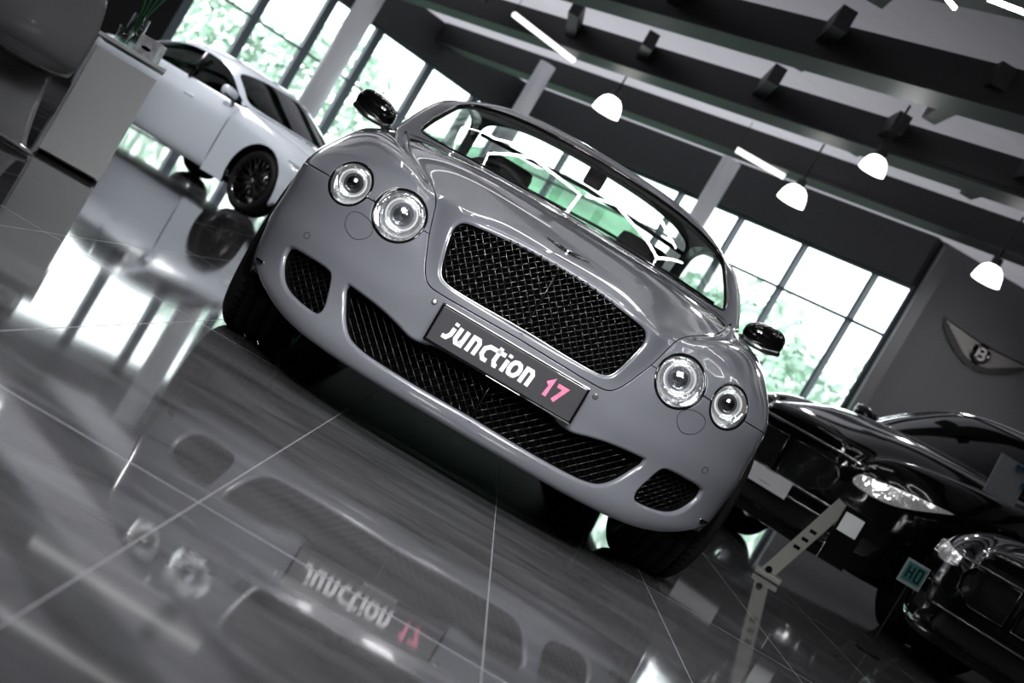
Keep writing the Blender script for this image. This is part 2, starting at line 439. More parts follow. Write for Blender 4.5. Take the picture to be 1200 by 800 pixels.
# ---- wire meshes in the openings
def mesh_grille(name, outline, inset, pitch, rad, mt, parent, angA=45, angB=-45, radB=None, mirrorV=False, weave=.002):
    P = np.array(outline); bm = bmesh.new(); x0, z0 = P.min(0); x1, z1 = P.max(0); c = (P.min(0)+P.max(0))/2; R = np.hypot(x1-x0, z1-z0)/2+.05
    def fam(an, rad, ph, clipx=None, pitch=pitch):
        d = np.array([math.cos(math.radians(an)), math.sin(math.radians(an))]); n = np.array([-d[1], d[0]])
        k = int(R/pitch)+1
        for i in range(-k, k+1):
            s = np.arange(-R, R, pitch/2); Q = c+n*i*pitch+d*s[:, None]
            m = inpoly(Q, P)
            if clipx: m &= (Q[:, 0]*clipx > 0)
            run = []
            for j in range(len(s)+1):
                if j < len(s) and m[j]: run.append((Q[j, 0], yplan(Q[j, 0])+inset+ph*weave*(1 if (i+j//2) % 2 else -1), Q[j, 1]))
                else:
                    if len(run) > 1: tube(bm, run, rad, 5, cap=False)
                    run = []
    if mirrorV:
        fam(-angA, rad, 1, -1); fam(angA, rad, 1, 1); fam(angA, radB, -1, -1); fam(-angA, radB, -1, 1)
    else: fam(angA, rad, 1); fam(angB, rad, -1, None, pitch*1.3)
    return obj(name, bm, mt, parent, True)
def full(half): h = np.array(half); return np.concatenate([h, (h*np.array([-1, 1]))[::-1][1:-1]])
def backing(name, outline, inset, parent):
    P = np.array(outline); bm = bmesh.new(); vs = [bm.verts.new((p[0], yplan(p[0])+inset, p[1])) for p in P]
    c = P.mean(0); cv = bm.verts.new((c[0], yplan(c[0])+inset, c[1]))
    for i in range(len(vs)): bm.faces.new((vs[i], vs[(i+1) % len(vs)], cv))
    return obj(name, bm, M['cavity'], parent)
gfull = full(catmull(offs(grille_o, .006), 4)); 
gr = mesh_grille('radiator_grille', gfull, .030, .0165, .0020, M['mesh'], car, 40, -50)
bm = bmesh.new(); tube(bm, [(0, .022, .548), (0, .022, .66), (0, .026, .775)], .0022, 6); obj('grille_centre_bar', bm, M['mesh'], gr, True)
P_ = FS.ev(st_gr[:, 0], st_gr[:, 1]); Pg = P_[0]; Ng = P_[1]; c_ = np.array([0, 0, .66])
Pg = np.array([p+(c_-p)*np.array([1, 0, 1])*.010/np.linalg.norm((c_-p)[[0, 2]])-np.array([0, -1, 0])*.006 for p in Pg]); Pg[0, 0] = Pg[-1, 0] = 0
Pg = np.concatenate([Pg, (Pg*np.array([-1, 1, 1]))[::-1][1:-1]])
bm = bmesh.new(); tube(bm, Pg, .0030, 6, True); obj('grille_rim', bm, M['satin'], gr, True)
backing('grille_cavity', full(offs(grille_o, .03)), .085, car)
lfull = full(catmull(offs(low_o, .008), 3))
lg = mesh_grille('lower_intake_mesh', lfull, .050, .021, .0015, M['meshlow'], car, 42, -42, .0006, True)
bm = bmesh.new(); tube(bm, [(0, .042, .22), (0, .042, .385)], .0022, 6); obj('intake_centre_bar', bm, M['meshlow'], lg, True)
backing('intake_cavity', full(offs(low_o, .03)), .12, car)
for sx in (1, -1):
    so = catmull(offs(side_o, .010, True), 3, True)*np.array([sx, 1])
    mesh_grille('side_intake_mesh', so, .045, .016, .0019, M['meshlow'], car, 42, -42)
    backing('intake_cavity', so+np.array([0, 0]), .09, car)
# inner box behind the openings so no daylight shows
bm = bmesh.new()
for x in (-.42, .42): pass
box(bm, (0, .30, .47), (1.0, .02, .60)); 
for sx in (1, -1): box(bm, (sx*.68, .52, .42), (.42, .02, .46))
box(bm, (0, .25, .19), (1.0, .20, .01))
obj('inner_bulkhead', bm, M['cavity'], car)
# ---- headlamps
def headlamp(c, sx, rr, name='headlight'):
    ring = circ((c[0], c[1], c[2]-.003), 64)
    st = FS.inv(ring, (0, 2), (3, 10), (6, 12)); P, N, _, _ = FS.ev(st[:, 0], st[:, 1])
    P = P*np.array([sx, 1, 1]); N = N*np.array([sx, 1, 1])
    Pc, Nc, _, _ = ysurf(c[0], c[1]); Pc = Pc[0]*np.array([sx, 1, 1]); Nc = Nc[0]*np.array([sx, 1, 1])
    if Nc[1] > 0: Nc = -Nc; N = -N
    r0 = c[2]-.003
    bm = bmesh.new(); tube(bm, [p-n*.004 for p, n in zip(P, N)], .0055, 8, True); h = obj(name, bm, M['black'], car, True)
    # dish from the rim to a round back
    ctr = np.array([Pc[0]-sx*.002, Pc[1]+.062, Pc[2]+.006])
    cos = np.array([(sx*math.cos(2*PI*i/64), 0, math.sin(2*PI*i/64)) for i in range(64)])
    V = []; rings = 0
    for w, r, dy in [(1, r0*.99, .006), (.85, r0*.93, .012), (.6, r0*.86, .0), (.35, r0*.80, -.004), (.12, r0*.74, -.008), (0, r0*.70, .004), (0, r0*.66, -.012), (0, r0*.62, -.012), (0, r0*.585, .004), (0, r0*.50, .03), (0, r0*.42, .035)]:
        rimp = P+np.array([0, dy, 0]); back = ctr+cos*r+np.array([0, dy, 0])
        rp = Pc+(rimp-Pc)*(r/r0); V += list(rp*w+back*(1-w)) if w < 1 else list(rimp); rings += 1
    F = [(a*64+i, a*64+(i+1) % 64, (a+1)*64+(i+1) % 64, (a+1)*64+i) for a in range(rings-1) for i in range(64)]
    pyobj('reflector', V, F, M['reflector'], h, True)
    bm = bmesh.new(); lathe(bm, [(.012, r0*.56), (-.006, r0*.56), (-.014, r0*.53), (-.014, r0*.49), (0, r0*.45), (.02, r0*.43)], 48, 'Y', ctr); obj('projector_ring', bm, M['ring_glow'], h, True)
    bm = bmesh.new(); lathe(bm, [(.012+.0, r0*.45)]+[(.012-.028*math.cos(a*PI/2/8), r0*.44*math.sin(a*PI/2/8)) for a in range(8, -1, -1)], 40, 'Y', ctr); obj('projector_lens', bm, M['innerlens'] if not rr else rr, h, True)
    # glass cover following the wing
    V = [Pc+Nc*.004]; F = []; K = 6
    for k in range(1, K+1):
        f = k/K
        q = Pc+(P-Pc)*f; bulge = .004*(1-f*f); V += list(q+Nc*bulge)
    F = [(0, 1+i, 1+(i+1) % 64) for i in range(64)]+[(1+(k-1)*64+i, 1+k*64+i, 1+k*64+(i+1) % 64, 1+(k-1)*64+(i+1) % 64) for k in range(1, K) for i in range(64)]
    pyobj('lamp_glass', V, F, M['lens'], h, True)
for sx in (-1, 1):
    headlamp(L1, sx, None); headlamp(L2, sx, M['darkchrome'])
# ---- number plate
plate = None
bm = bmesh.new(); box(bm, (0.008, -.013, .4355), (.512, .008, .116), bevel=.003); plate = obj('number_plate', bm, M['platem'], car)
bm = bmesh.new(); box(bm, (0.008, -.009, .4355), (.528, .010, .130), bevel=.004); obj('plate_surround', bm, M['black'], plate)
bm = bmesh.new()
box(bm, (.0, -.0175, .4985), (.49, .006, .0035)); obj('plate_rim', bm, M['white'], plate)
bm = bmesh.new(); box(bm, (.03, -.0175, .3725), (.12, .003, .003)); obj('plate_rim', bm, M['white'], plate)
def letters(bm, items, x, z, h, w, sl, y, xs=1.):
    for pts_list, adv in items:
        for pts in pts_list: stroke(bm, [(x+p[0]*h*xs+sl*p[1]*h, z+p[1]*h) for p in pts], w, y)
        x += adv*h*xs
U = .56
j_ = ([[(.30, .72), (.30, .28), (.16, .0), (-.08, .0)], [(.30, .88), (.30, 1.08)]], .52)
u_ = ([[(.10, .95), (.10, .2), (.22, .0), (.50, .0), (.50, .95)], [(.5, .3), (.38, .0)]], .80)
n_ = ([[(.10, -.1), (.10, .85), (.38, .85), (.50, .65), (.50, -.1)]], .78)
c_ = ([[(.60, .85), (.28, .85), (.08, .62), (.08, .24), (.26, .0), (.50, .0)]], .68)
t_ = ([[(.14, 1.15), (.14, .24), (.26, .0), (.42, .0)], [(-.10, .85), (.52, .85)]], .60)
i_ = ([[(.14, .70), (.14, -.1)], [(.14, .88), (.14, 1.08)]], .36)
o_ = ([[(.30, .0), (.14, .06), (.06, .3), (.06, .58), (.16, .8), (.32, .86), (.48, .8), (.58, .58), (.58, .3), (.46, .06), (.30, .0)]], .78)
bm = bmesh.new(); letters(bm, [j_, u_, n_, c_, t_, i_, o_, n_], -.206, .4115, .0515, .0138, .10, -.0182, 1.15); obj('plate_lettering', bm, M['white'], plate)
one = ([[(-.02, .70), (.22, .98), (.22, -.08)]], .62); sev = ([[(-.02, .90), (.56, .90), (.20, -.08)]], .6)
bm = bmesh.new(); letters(bm, [one, sev], .143, .4130, .0500, .0135, .10, -.0182); obj('plate_number', bm, M['pink'], plate)
# small screws beside the plate
for x, mt in ((-.281, 'white'), (.297, 'paintdark')):
    p, n, _, _ = ysurf(x, .487); bm = bmesh.new(); lathe(bm, [(.003, .0095), (-.003, .0095), (-.004, .007), (-.004, .0001)], 20, 'Y', (x, p[0][1]+.0, .487)); s = obj('parking_sensor', bm, M['paintdark'], car, True)
    if mt == 'white': bm = bmesh.new(); lathe(bm, [(.0, .0055), (-.0055, .0055), (-.006, .0001)], 20, 'Y', (x, p[0][1], .487)); obj('sensor_face', bm, M['white'], s, True)
# thin outlines on the bumper: washer covers and sensors
def surf_loop(name, pts, r=.0012, m='gap', off=.0004):
    for sx in (1, -1):
        st = FS.inv(pts, (0, 2), (2, 11), (3, 12)); P, N, _, _ = FS.ev(st[:, 0], st[:, 1]); P = P*np.array([sx, 1, 1])
        bm = bmesh.new(); tube(bm, P, r, 6, True); obj(name, bm, M[m], car, True)
surf_loop('washer_cover', catmull([(.575, .545), (.61, .525), (.655, .545), (.665, .585), (.64, .605), (.59, .60), (.565, .575)], 6, True), .0009)
surf_loop('parking_sensor', circ((.755, .455, .011), 24), .0009)
# hood badge
by = ysurf(0, .838, (0, 3), (10, 13))
bx, bn = by[0][0], by[1][0]
if bn[2] < 0: bn = -bn
rot = Vector((0, 0, 1)).rotation_difference(Vector(bn)).to_matrix()
badge = bmesh.new()
def bpt(x, y, z): return Vector(bx)+rot @ Vector((x, y, z))
for sx in (1, -1):
    for k in range(5):
        y0 = .016-k*.008; L = (.080-.011*k)
        a = [bpt(sx*.006, y0, .003), bpt(sx*.03, y0+.004, .005), bpt(sx*L, y0+.006+.004*(4-k)/4, .003), bpt(sx*(L-.008), y0-.003, .003), bpt(sx*.03, y0-.004, .005), bpt(sx*.006, y0-.006, .003)]
        vs = [badge.verts.new(v) for v in a]; badge.faces.new(vs if sx > 0 else vs[::-1])
        vs2 = [badge.verts.new(v-Vector(bn)*.004) for v in a]
        for i in range(6): badge.faces.new((vs[i], vs[(i+1) % 6], vs2[(i+1) % 6], vs2[i]))
bo = obj('winged_badge', badge, M['darkchrome'], car)
bm = bmesh.new(); lathe(bm, [(-.002, .016), (.006, .016), (.008, .013), (.008, .0001)], 28, 'Z', (0, 0, 0), None)
bmesh.ops.transform(bm, matrix=Matrix.Translation(Vector(bx)) @ rot.to_4x4(), verts=bm.verts); obj('badge_centre', bm, M['chrome'], bo, True)
# ---- greenhouse net: rows from windscreen base to tail, columns centre -> roof edge
GR = [
 [(0,1.30,1.012),(.23,1.315,1.012),(.45,1.39,1.011),(.64,1.53,1.008),(.775,1.69,1.003),(.845,1.70,.975)],
 [(0,1.56,1.135),(.22,1.575,1.133),(.43,1.63,1.127),(.615,1.72,1.116),(.755,1.84,1.100),(.832,1.83,1.055)],
 [(0,1.83,1.255),(.21,1.845,1.252),(.41,1.88,1.243),(.585,1.95,1.225),(.725,2.03,1.195),(.808,2.0,1.150)],
 [(0,2.07,1.356),(.20,2.08,1.353),(.39,2.11,1.342),(.56,2.16,1.318),(.695,2.21,1.280),(.775,2.18,1.232)],
 [(0,2.28,1.412),(.20,2.29,1.409),(.38,2.31,1.398),(.54,2.35,1.372),(.665,2.40,1.332),(.74,2.40,1.285)],
 [(0,2.55,1.438),(.20,2.55,1.435),(.37,2.56,1.424),(.52,2.58,1.400),(.635,2.62,1.362),(.705,2.65,1.318)],
 [(0,2.95,1.438),(.19,2.95,1.435),(.36,2.95,1.424),(.50,2.96,1.400),(.61,2.97,1.362),(.68,2.98,1.315)],
 [(0,3.30,1.405),(.19,3.30,1.402),(.36,3.30,1.391),(.50,3.30,1.368),(.605,3.30,1.330),(.68,3.30,1.28)],
 [(0,3.75,1.275),(.19,3.75,1.272),(.36,3.74,1.262),(.51,3.72,1.240),(.625,3.70,1.205),(.71,3.66,1.16)],
 [(0,4.15,1.10),(.19,4.15,1.098),(.37,4.13,1.09),(.53,4.10,1.075),(.655,4.05,1.05),(.76,4.0,1.02)],
 [(0,4.42,1.01),(.20,4.42,1.008),(.40,4.40,1.0),(.58,4.37,.985),(.72,4.32,.965),(.82,4.26,.94)],
 [(0,4.74,.98),(.20,4.74,.978),(.40,4.71,.965),(.58,4.66,.94),(.72,4.58,.91),(.82,4.48,.88)],
]
GS = Surf(GR, True, .8, 2)
ws = [(0, .08), (1, .08), (2, .09), (3, .14), (3.72, .3), (3.95, .6), (4.0, 1.0), (4.0, 2.0), (3.97, 2.6), (3.7, 2.9), (3.2, 3.0), (2, 3.02), (1, 3.03), (0, 3.03)]
rw = [(0, 6.32), (2, 6.34), (3.4, 6.4), (4.2, 6.6), (4.45, 7.2), (4.35, 8.6), (3.8, 9.3), (3, 9.55), (2, 9.65), (0, 9.7)]
st_ws = catmull(ws, 5); st_ws[0, 0] = st_ws[-1, 0] = 0; st_rw = catmull(rw, 5); st_rw[0, 0] = st_rw[-1, 0] = 0
tk = np.array([(s, 9.95) for s in np.linspace(0, 5, 30)])
G2, GF, GT = make_cdt(5, GS.nr-1, [('ws', st_ws, False), ('ws', st_rw, False)], .1)
CG = np.array([G2[list(f)].mean(0) for f in GF]); inws = inpoly(CG, st_ws); inrw = inpoly(CG, st_rw)
panel('roof', GS, G2, GF, GT, ~inws & ~inrw, [M['paint'], M['gap']], car, True, {'ws': (.006, .012), '*': (.002, .01)})
band = inws & ((CG[:, 1] > 2.66) | (CG[:, 0] > 3.80))
panel('windscreen_band', GS, G2, GF, GT, band, [M['frit'], M['gap']], car, True, {'*': (.0005, .001)}, offset=-.005)
wg = panel('windscreen', GS, G2, GF, GT, inws & ~band, [M['wsglass'], M['wsglass']], car, True, {'*': (.0005, .001)}, offset=-.006)
rg = panel('rear_window', GS, G2, GF, GT, inrw, [M['wsglass'], M['wsglass']], car, True, {'*': (.0005, .001)}, offset=-.006)
# rubber edge + bright trim around the screen
def on(S, st, off=0): P, N, _, _ = S.ev(st[:, 0], st[:, 1]); N = np.where(N[:, 2:3] < 0, -N, N); return P+N*off
Pw = on(GS, st_ws, -.001); Pw = np.concatenate([Pw, (Pw*np.array([-1, 1, 1]))[::-1][1:-1]])
bm = bmesh.new(); tube(bm, Pw, .006, 6, True); obj('windscreen_seal', bm, M['black'], car, True)
# door-side and roof rail trim (bright strip along roof edge)
rail = GS.ev(np.full(60, 4.97), np.linspace(.2, 9.6, 60))[0]
for sx in (1, -1):
    bm = bmesh.new(); tube(bm, rail*np.array([sx, 1, 1]), .008, 8); obj('window_trim', bm, M['satin'], car, True)
# ---- body side behind the front wheel
SB = []
for y, xs, belt in [(1.68, 1, .955), (2.2, 1, .965), (2.8, 1, .975), (3.3, 1.0, .985), (3.7, 1.005, .985), (4.1, .985, .965), (4.45, .92, .935), (4.66, .80, .91), (4.76, .60, .89), (4.80, .3, .88), (4.80, 0, .88)]:
    SB.append([(x*xs, y, z) for x, z in [(.905, .19), (.945, .26), (.957, .42), (.958, .60), (.951, .76), (.917, .87), (.872, belt-.012), (.852, belt+.012)]])
BS = Surf(SB, False, .8, 2)
a2 = np.linspace(math.radians(206), math.radians(-26), 60); RY = 3.675
st_ra = BS.inv([(RY+.388*math.cos(a), .35+.388*math.sin(a)) for a in a2], (1, 2), (0, 7), (0, 8))
ral = np.concatenate([[(0, st_ra[0, 1])], st_ra, [(0, st_ra[-1, 1])]]); rap = np.concatenate([[(-1, st_ra[0, 1])], st_ra, [(-1, st_ra[-1, 1])]])
dl = np.array([(s, 2.55) for s in np.linspace(0, 7, 30)])
B2, BF, BT = make_cdt(7, BS.nr-1, [('arch', ral, False), ('seam', dl, False)], .12)
CB = np.array([B2[list(f)].mean(0) for f in BF]); ina = inpoly(CB, rap)
for sx in (1, -1):
    S_ = BS if sx > 0 else MS(BS)
    sg = 1.
    t0 = S_.ev(np.array([3.]), np.array([1.]))[1][0]; sg = 1. if t0[0]*sx > 0 else -1.
    panel('door', S_, B2, BF, BT, (CB[:, 1] < 2.55) & ~ina, pm, car, False, FIL, sg)
    panel('rear_quarter', S_, B2, BF, BT, (CB[:, 1] >= 2.55) & ~ina, pm, car, False, FIL, sg)
    # side glass: ruled between belt and roof rail
    ys = np.linspace(1.9, 4.0, 30); Va = []
    rr_ = GS.ev(np.full(200, 4.95), np.linspace(.6, 9.0, 200))[0]
    for y in ys:
        top = np.array([np.interp(y, rr_[:, 1], rr_[:, 0]), y, np.interp(y, rr_[:, 1], rr_[:, 2])]); bot = np.array([.845, y, .972])
        for k in range(7): f = k/6; p = bot*(1-f)+top*f; p[0] += .012*math.sin(PI*f); Va.append(p*np.array([sx, 1, 1]))
    Fa = [(i*7+k, (i+1)*7+k, (i+1)*7+k+1, i*7+k+1) for i in range(29) for k in range(6)]
    pyobj('side_window', Va, Fa, M['sideglass'], car)
    # body corner fill between roof net edge and belt ahead of the side glass and behind it
    def strip(y0, y1, nm, mt):
        yy = np.linspace(y0, y1, 12); V = []
        rs = GS.ev(np.full(300, 5.0), np.linspace(0, GS.nr-1, 300))[0]; be = BS.ev(np.full(300, 7.0), np.linspace(0, 6.6, 300))[0]
        for y in yy:
            V.append((sx*np.interp(y, rs[:, 1], rs[:, 0]), y, np.interp(y, rs[:, 1], rs[:, 2]))); V.append((sx*np.interp(y, be[:, 1], be[:, 0]), y, np.interp(y, be[:, 1], be[:, 2])))
        pyobj(nm, V, [(2*i, 2*i+1, 2*i+3, 2*i+2) for i in range(11)], mt, car)
    strip(1.69, 1.92, 'mirror_panel', M['black']); strip(3.98, 4.5, 'rear_pillar', M['paint'])
# ---- floor pan, wheel houses, tail closing
bm = bmesh.new(); box(bm, (0, 2.45, .185), (1.26, 4.3, .02)); box(bm, (0, .32, .172), (.95, .20, .016))
obj('undertray', bm, M['plastic'], car)
for y in (.93, RY):
    for sx in (1, -1):
        bm = bmesh.new(); lathe(bm, [(sx*.93, .395), (sx*.60, .395), (sx*.60, .01)], 40, 'X', (0, y, .36))
        bmesh.ops.delete(bm, geom=[v for v in bm.verts if v.co.z < .22], context='VERTS'); obj('wheel_housing', bm, M['cavity'], car)
def wheel(parent, loc, yaw=0, R=.350, W=.275, rimR=.255, m='rim', spokes=10, flip=1, name='wheel', tread=True):
    w = empty(name, loc, yaw, parent=parent)
    h = W/2; bm = bmesh.new()
    prof = [(-h+.02, rimR), (-h, rimR+.015), (-h-.004, rimR+.05), (-h+.010, R-.022), (-h+.026, R-.006)]
    if tread:
        gx = [-.075, -.028, .028, .075]
        xs_ = [-h+.04]
        prof += [(-h+.04, R-.001)]
        for g in gx: prof += [(g-.006, R), (g-.005, R-.009), (g+.005, R-.009), (g+.006, R)]
        prof += [(h-.04, R-.001)]
    else: prof += [(-h+.05, R), (h-.05, R)]
    prof += [(h-.026, R-.006), (h-.010, R-.022), (h+.004, rimR+.05), (h, rimR+.015), (h-.02, rimR)]
    lathe(bm, prof, 72, 'X')
    if tread:
        nf = len(bm.faces)
        for k in range(64):
            a = 2*PI*k/64
            for s_ in (-1, 1):
                q = Matrix.Rotation(a, 4, 'X') @ Matrix.Translation((s_*(h-.052), 0, R-.0035)) @ Matrix.Rotation(.35*s_, 4, 'Z')
                bmesh.ops.create_cube(bm, size=1, matrix=q @ Matrix.Diagonal((.030, .005, .0080, 1)))
        bm.faces.ensure_lookup_table()
        for q in bm.faces[nf:]: q.material_index = 1
    tyre = obj('tyre', bm, [M['rubber'], M['cavity']], w, True)
    f = flip; bm = bmesh.new()
    lathe(bm, [(f*(h-.004), rimR+.006), (f*(h-.008), rimR-.006), (f*(h-.03), rimR-.02), (-f*(h-.03), rimR-.03), (-f*(h-.02), rimR)], 64, 'X'); rim = obj('rim', bm, M[m], w, True)
    bm = bmesh.new()
    for k in range(spokes):
        for dl_ in (-.10, .10):
            a = 2*PI*k/spokes; x0 = f*(h-.035); a2_ = a+dl_*1.6
            p = [(x0, .045*math.cos(a), .045*math.sin(a)), (x0-f*.004, rimR*.55*math.cos(a+dl_*.7), rimR*.55*math.sin(a+dl_*.7)), (f*(h-.02), (rimR-.012)*math.cos(a2_), (rimR-.012)*math.sin(a2_))]
            tube(bm, p, [.016, .011, .012], 6)
    lathe(bm, [(f*(h-.06), .06), (f*(h-.03), .055), (f*(h-.025), .03), (f*(h-.024), .001)], 24, 'X'); obj('spokes', bm, M[m], w, True)
    bm = bmesh.new(); lathe(bm, [(f*(h-.03), .026), (f*(h-.018), .026), (f*(h-.016), .02), (f*(h-.016), .001)], 20, 'X'); obj('hub_cap', bm, M['satin'], w, True)
    bm = bmesh.new(); lathe(bm, [(f*(h-.10), .17), (f*(h-.085), .17), (f*(h-.085), .05)], 40, 'X'); obj('brake_disc', bm, M['disc'], w, True)
    return w
wheel(car, (-.825, .93, .35), math.radians(2), flip=-1, spokes=7); wheel(car, (.825, .93, .35), math.radians(2), flip=1, spokes=7)
wheel(car, (-.84, RY, .35), 0, flip=-1, spokes=7, tread=False); wheel(car, (.84, RY, .35), 0, flip=1, spokes=7, tread=False)
# ---- door mirrors
def door_mirror(sx, parent, s=1., c=(.975, 1.84, 1.032), cols=('black', 'satin')):
    m_ = empty('door_mirror', parent=parent)
    U_, W_ = 28, 14; V = []
    for i in range(W_+1):
        v = -PI/2+PI*i/W_
        for j in range(U_):
            u = 2*PI*j/U_; cx = math.cos(v)*math.cos(u); cz = math.cos(v)*math.sin(u); cy = math.sin(v)
            e = lambda q, p=.8: math.copysign(abs(q)**p, q)
            x = e(cx)*.098; z = e(cz)*(.060+.010*cx)+.006*cx; y = e(cy)*.06 if cy > 0 else cy*.085
            y += .02*cx
            V.append(((c[0]+x*s)*sx, c[1]+y*s, c[2]+z*s))
    F = [(i*U_+j, i*U_+(j+1) % U_, (i+1)*U_+(j+1) % U_, (i+1)*U_+j) for i in range(W_) for j in range(U_)]
    pyobj('mirror_shell', V, F, M[cols[0]], m_)
    V2_ = [(x, y-.004, z) for x, y, z in V]
    bm = bmesh.new()
    st_ = [(c[0]-.09*s, c[1]-.035*s, c[2]-.046*s), (c[0], c[1]-.075*s, c[2]-.052*s), (c[0]+.085*s, c[1]-.03*s, c[2]-.03*s)]
    tube(bm, [(p[0]*sx, p[1], p[2]) for p in catmull(st_, 6)], .013*s, 8); obj('mirror_lower_trim', bm, M[cols[1]], m_, True)
    bm = bmesh.new(); tube(bm, [((c[0]-.135*s)*sx, c[1]+.01, c[2]-.085*s), ((c[0]-.085*s)*sx, c[1]+.0, c[2]-.055*s), ((c[0]-.05*s)*sx, c[1], c[2]-.03*s)], [.02*s, .022*s, .02*s], 8); obj('mirror_arm', bm, M[cols[0]], m_, True)
    bm = bmesh.new(); box(bm, (c[0]*sx, c[1]+.058*s, c[2]), (.15*s, .006, .085*s), bevel=.002); obj('mirror_glass', bm, M['chrome'], m_)
for sx in (1, -1): door_mirror(sx, car)
# ---- cabin
bm = bmesh.new(); box(bm, (0, 1.72, .90), (1.5, .75, .16), bevel=.05); box(bm, (0, 2.6, .45), (1.6, 2.4, .06)); box(bm, (0, 1.42, .6), (1.6, .05, .6)); box(bm, (0, 3.95, .88), (1.5, .5, .12), bevel=.03); box(bm, (0, 2.5, .62), (.24, 1.6, .3), bevel=.04)
obj('dashboard', bm, M['interior'], car, True)
bm = bmesh.new(); T_ = [(x*.86, y, z-.045) for x, y, z in []]
hs_, ht_ = np.meshgrid(np.linspace(0, 4.4, 10), np.linspace(3.15, 6.22, 14)); HP, HN, _, _ = GS.ev(hs_.ravel(), ht_.ravel()); HN = np.where(HN[:, 2:3] < 0, -HN, HN); HP = HP-HN*.022
HV = list(HP)+list(HP*np.array([-1, 1, 1])); HF = [(i*10+j, i*10+j+1, (i+1)*10+j+1, (i+1)*10+j) for i in range(13) for j in range(9)]; HF += [tuple(140+k for k in f) for f in HF]
pyobj('headlining', HV, HF, M['interior'], car)
def seat(x, y, sc=1.):
    s_ = bmesh.new()
    box(s_, (x, y, .58), (.50, .50, .18), bevel=.05); box(s_, (x, y+.30, .82), (.48*sc, .14, .50), Matrix.Rotation(math.radians(-14), 3, 'X'), bevel=.06)
    o = obj('seat', s_, M['interior'], car, True)
    s_ = bmesh.new(); box(s_, (x, y+.40, 1.115*1.0), (.26, .10, .17), bevel=.04); obj('headrest', s_, M['interior'], o, True)
for x in (-.38, .38): seat(x, 2.25)
for x in (-.36, .36): seat(x, 3.2, .95)
wh = bmesh.new(); q = Matrix.Translation((-.38, 1.98, .93)) @ Matrix.Rotation(math.radians(-66), 4, 'X')
tube(wh, [q @ Vector((.185*math.cos(a), .185*math.sin(a), 0)) for a in np.linspace(0, 2*PI, 40, False)], .016, 8, True)
for a in (0, PI, -PI/2): tube(wh, [q @ Vector((.18*math.cos(a), .18*math.sin(a), 0)), q @ Vector((0, 0, -.02))], .014, 6)
obj('steering_wheel', wh, M['interior'], car, True)
bm = bmesh.new(); box(bm, (.0, 2.16, 1.285), (.09, .03, .085), bevel=.012); tube(bm, [(.0, 2.16, 1.30), (0, 2.13, 1.345)], .012, 6); obj('rear_view_mirror', bm, M['interior'], car, True)
bm = bmesh.new(); tube(bm, [(-.60, 3.0, 1.27), (0, 3.0, 1.305), (.60, 3.0, 1.27)], .011, 8); obj('brace_bar', bm, M['interior'], car, True)
# wipers
bm = bmesh.new(); tube(bm, [(-.45, 1.42, 1.022), (.1, 1.38, 1.045), (.35, 1.45, 1.05)], .006, 6); tube(bm, [(.1, 1.36, 1.02), (.45, 1.44, 1.035), (.68, 1.62, 1.035)], .006, 6); obj('wiper', bm, M['plastic'], car, True)
# cowl
bm = bmesh.new(); pts = on(GS, np.array([(s, 0.) for s in np.linspace(0, 4.3, 24)]), .0); a = [(x, y-.03, z-.012) for x, y, z in pts]; b = [(x, y+.03, z+.004) for x, y, z in pts]
for sx in (1, -1):
    A = [bm.verts.new((sx*x, y, z)) for x, y, z in a]; B = [bm.verts.new((sx*x, y, z)) for x, y, z in b]
    for i in range(23): bm.faces.new((A[i], A[i+1], B[i+1], B[i]))
obj('cowl', bm, M['plastic'], car)
# bumper corner slots, registration holder
for sx in (1, -1):
    p0, n0, _, _ = ysurf(.865, .30, (6, 11), (3, 7)); P_ = p0[0]*np.array([sx, 1, 1])
    bm = bmesh.new(); box(bm, (P_[0]-sx*.004, P_[1]-.002, P_[2]-.002), (.05, .02, .012), Matrix.Rotation(-sx*math.radians(-50), 3, 'Z') , bevel=.003); obj('side_marker', bm, M['black'], car)
# ================================================================== OTHER CARS (share the body nets)
hl_o = [(.50, .60), (.60, .585), (.74, .60), (.86, .66), (.915, .72), (.86, .715), (.76, .70), (.62, .675), (.51, .655)]
kg_o = [(.03, .44), (.26, .44), (.40, .50), (.42, .58), (.37, .64), (.03, .645)]
lo2_o = [(0, .24), (.34, .24), (.46, .27), (.44, .36), (.30, .385), (0, .385)]
fo_o = [(.56, .28), (.74, .30), (.79, .38), (.66, .385), (.58, .35)]
s_hl = FS.inv(catmull(hl_o, 4, True), (0, 2), (3.5, 12), (6, 12)); s_kg = FS.inv(kg_o, (0, 2), (0, 6), (4, 11))
s_lo = FS.inv(lo2_o, (0, 2), (0, 7), (1.5, 8)); s_lo[0, 0] = s_lo[-1, 0] = 0; s_fo = FS.inv(fo_o, (0, 2), (4, 10), (2, 8))
seam4 = np.array([(4., t) for t in np.linspace(9.2, NRm, 30)])
X2, XF, XT = make_cdt(NCm, NRm, [('l', s_hl, True), ('l', s_kg, True), ('l', s_lo, False), ('l', s_fo, True), ('arch', arch_line, False), ('seam', seam4, False)], .22, .08)
CX = np.array([X2[list(q)].mean(0) for q in XF]); r_hl = inpoly(CX, s_hl); r_kg = inpoly(CX, s_kg); r_lo = inpoly(CX, s_lo); r_fo = inpoly(CX, s_fo); r_ar = inpoly(CX, arch_poly)
Y2, YF, YT = make_cdt(5, GS.nr-1, [('ws', st_ws, False), ('ws', st_rw, False)], .25, .08)
CY = np.array([Y2[list(q)].mean(0) for q in YF]); yws = inpoly(CY, st_ws); yrw = inpoly(CY, st_rw)
Z2, ZF, ZT = make_cdt(7, BS.nr-1, [('arch', ral, False), ('seam', dl, False)], .25, .08)
CZ = np.array([Z2[list(q)].mean(0) for q in ZF]); zar = inpoly(CZ, rap)
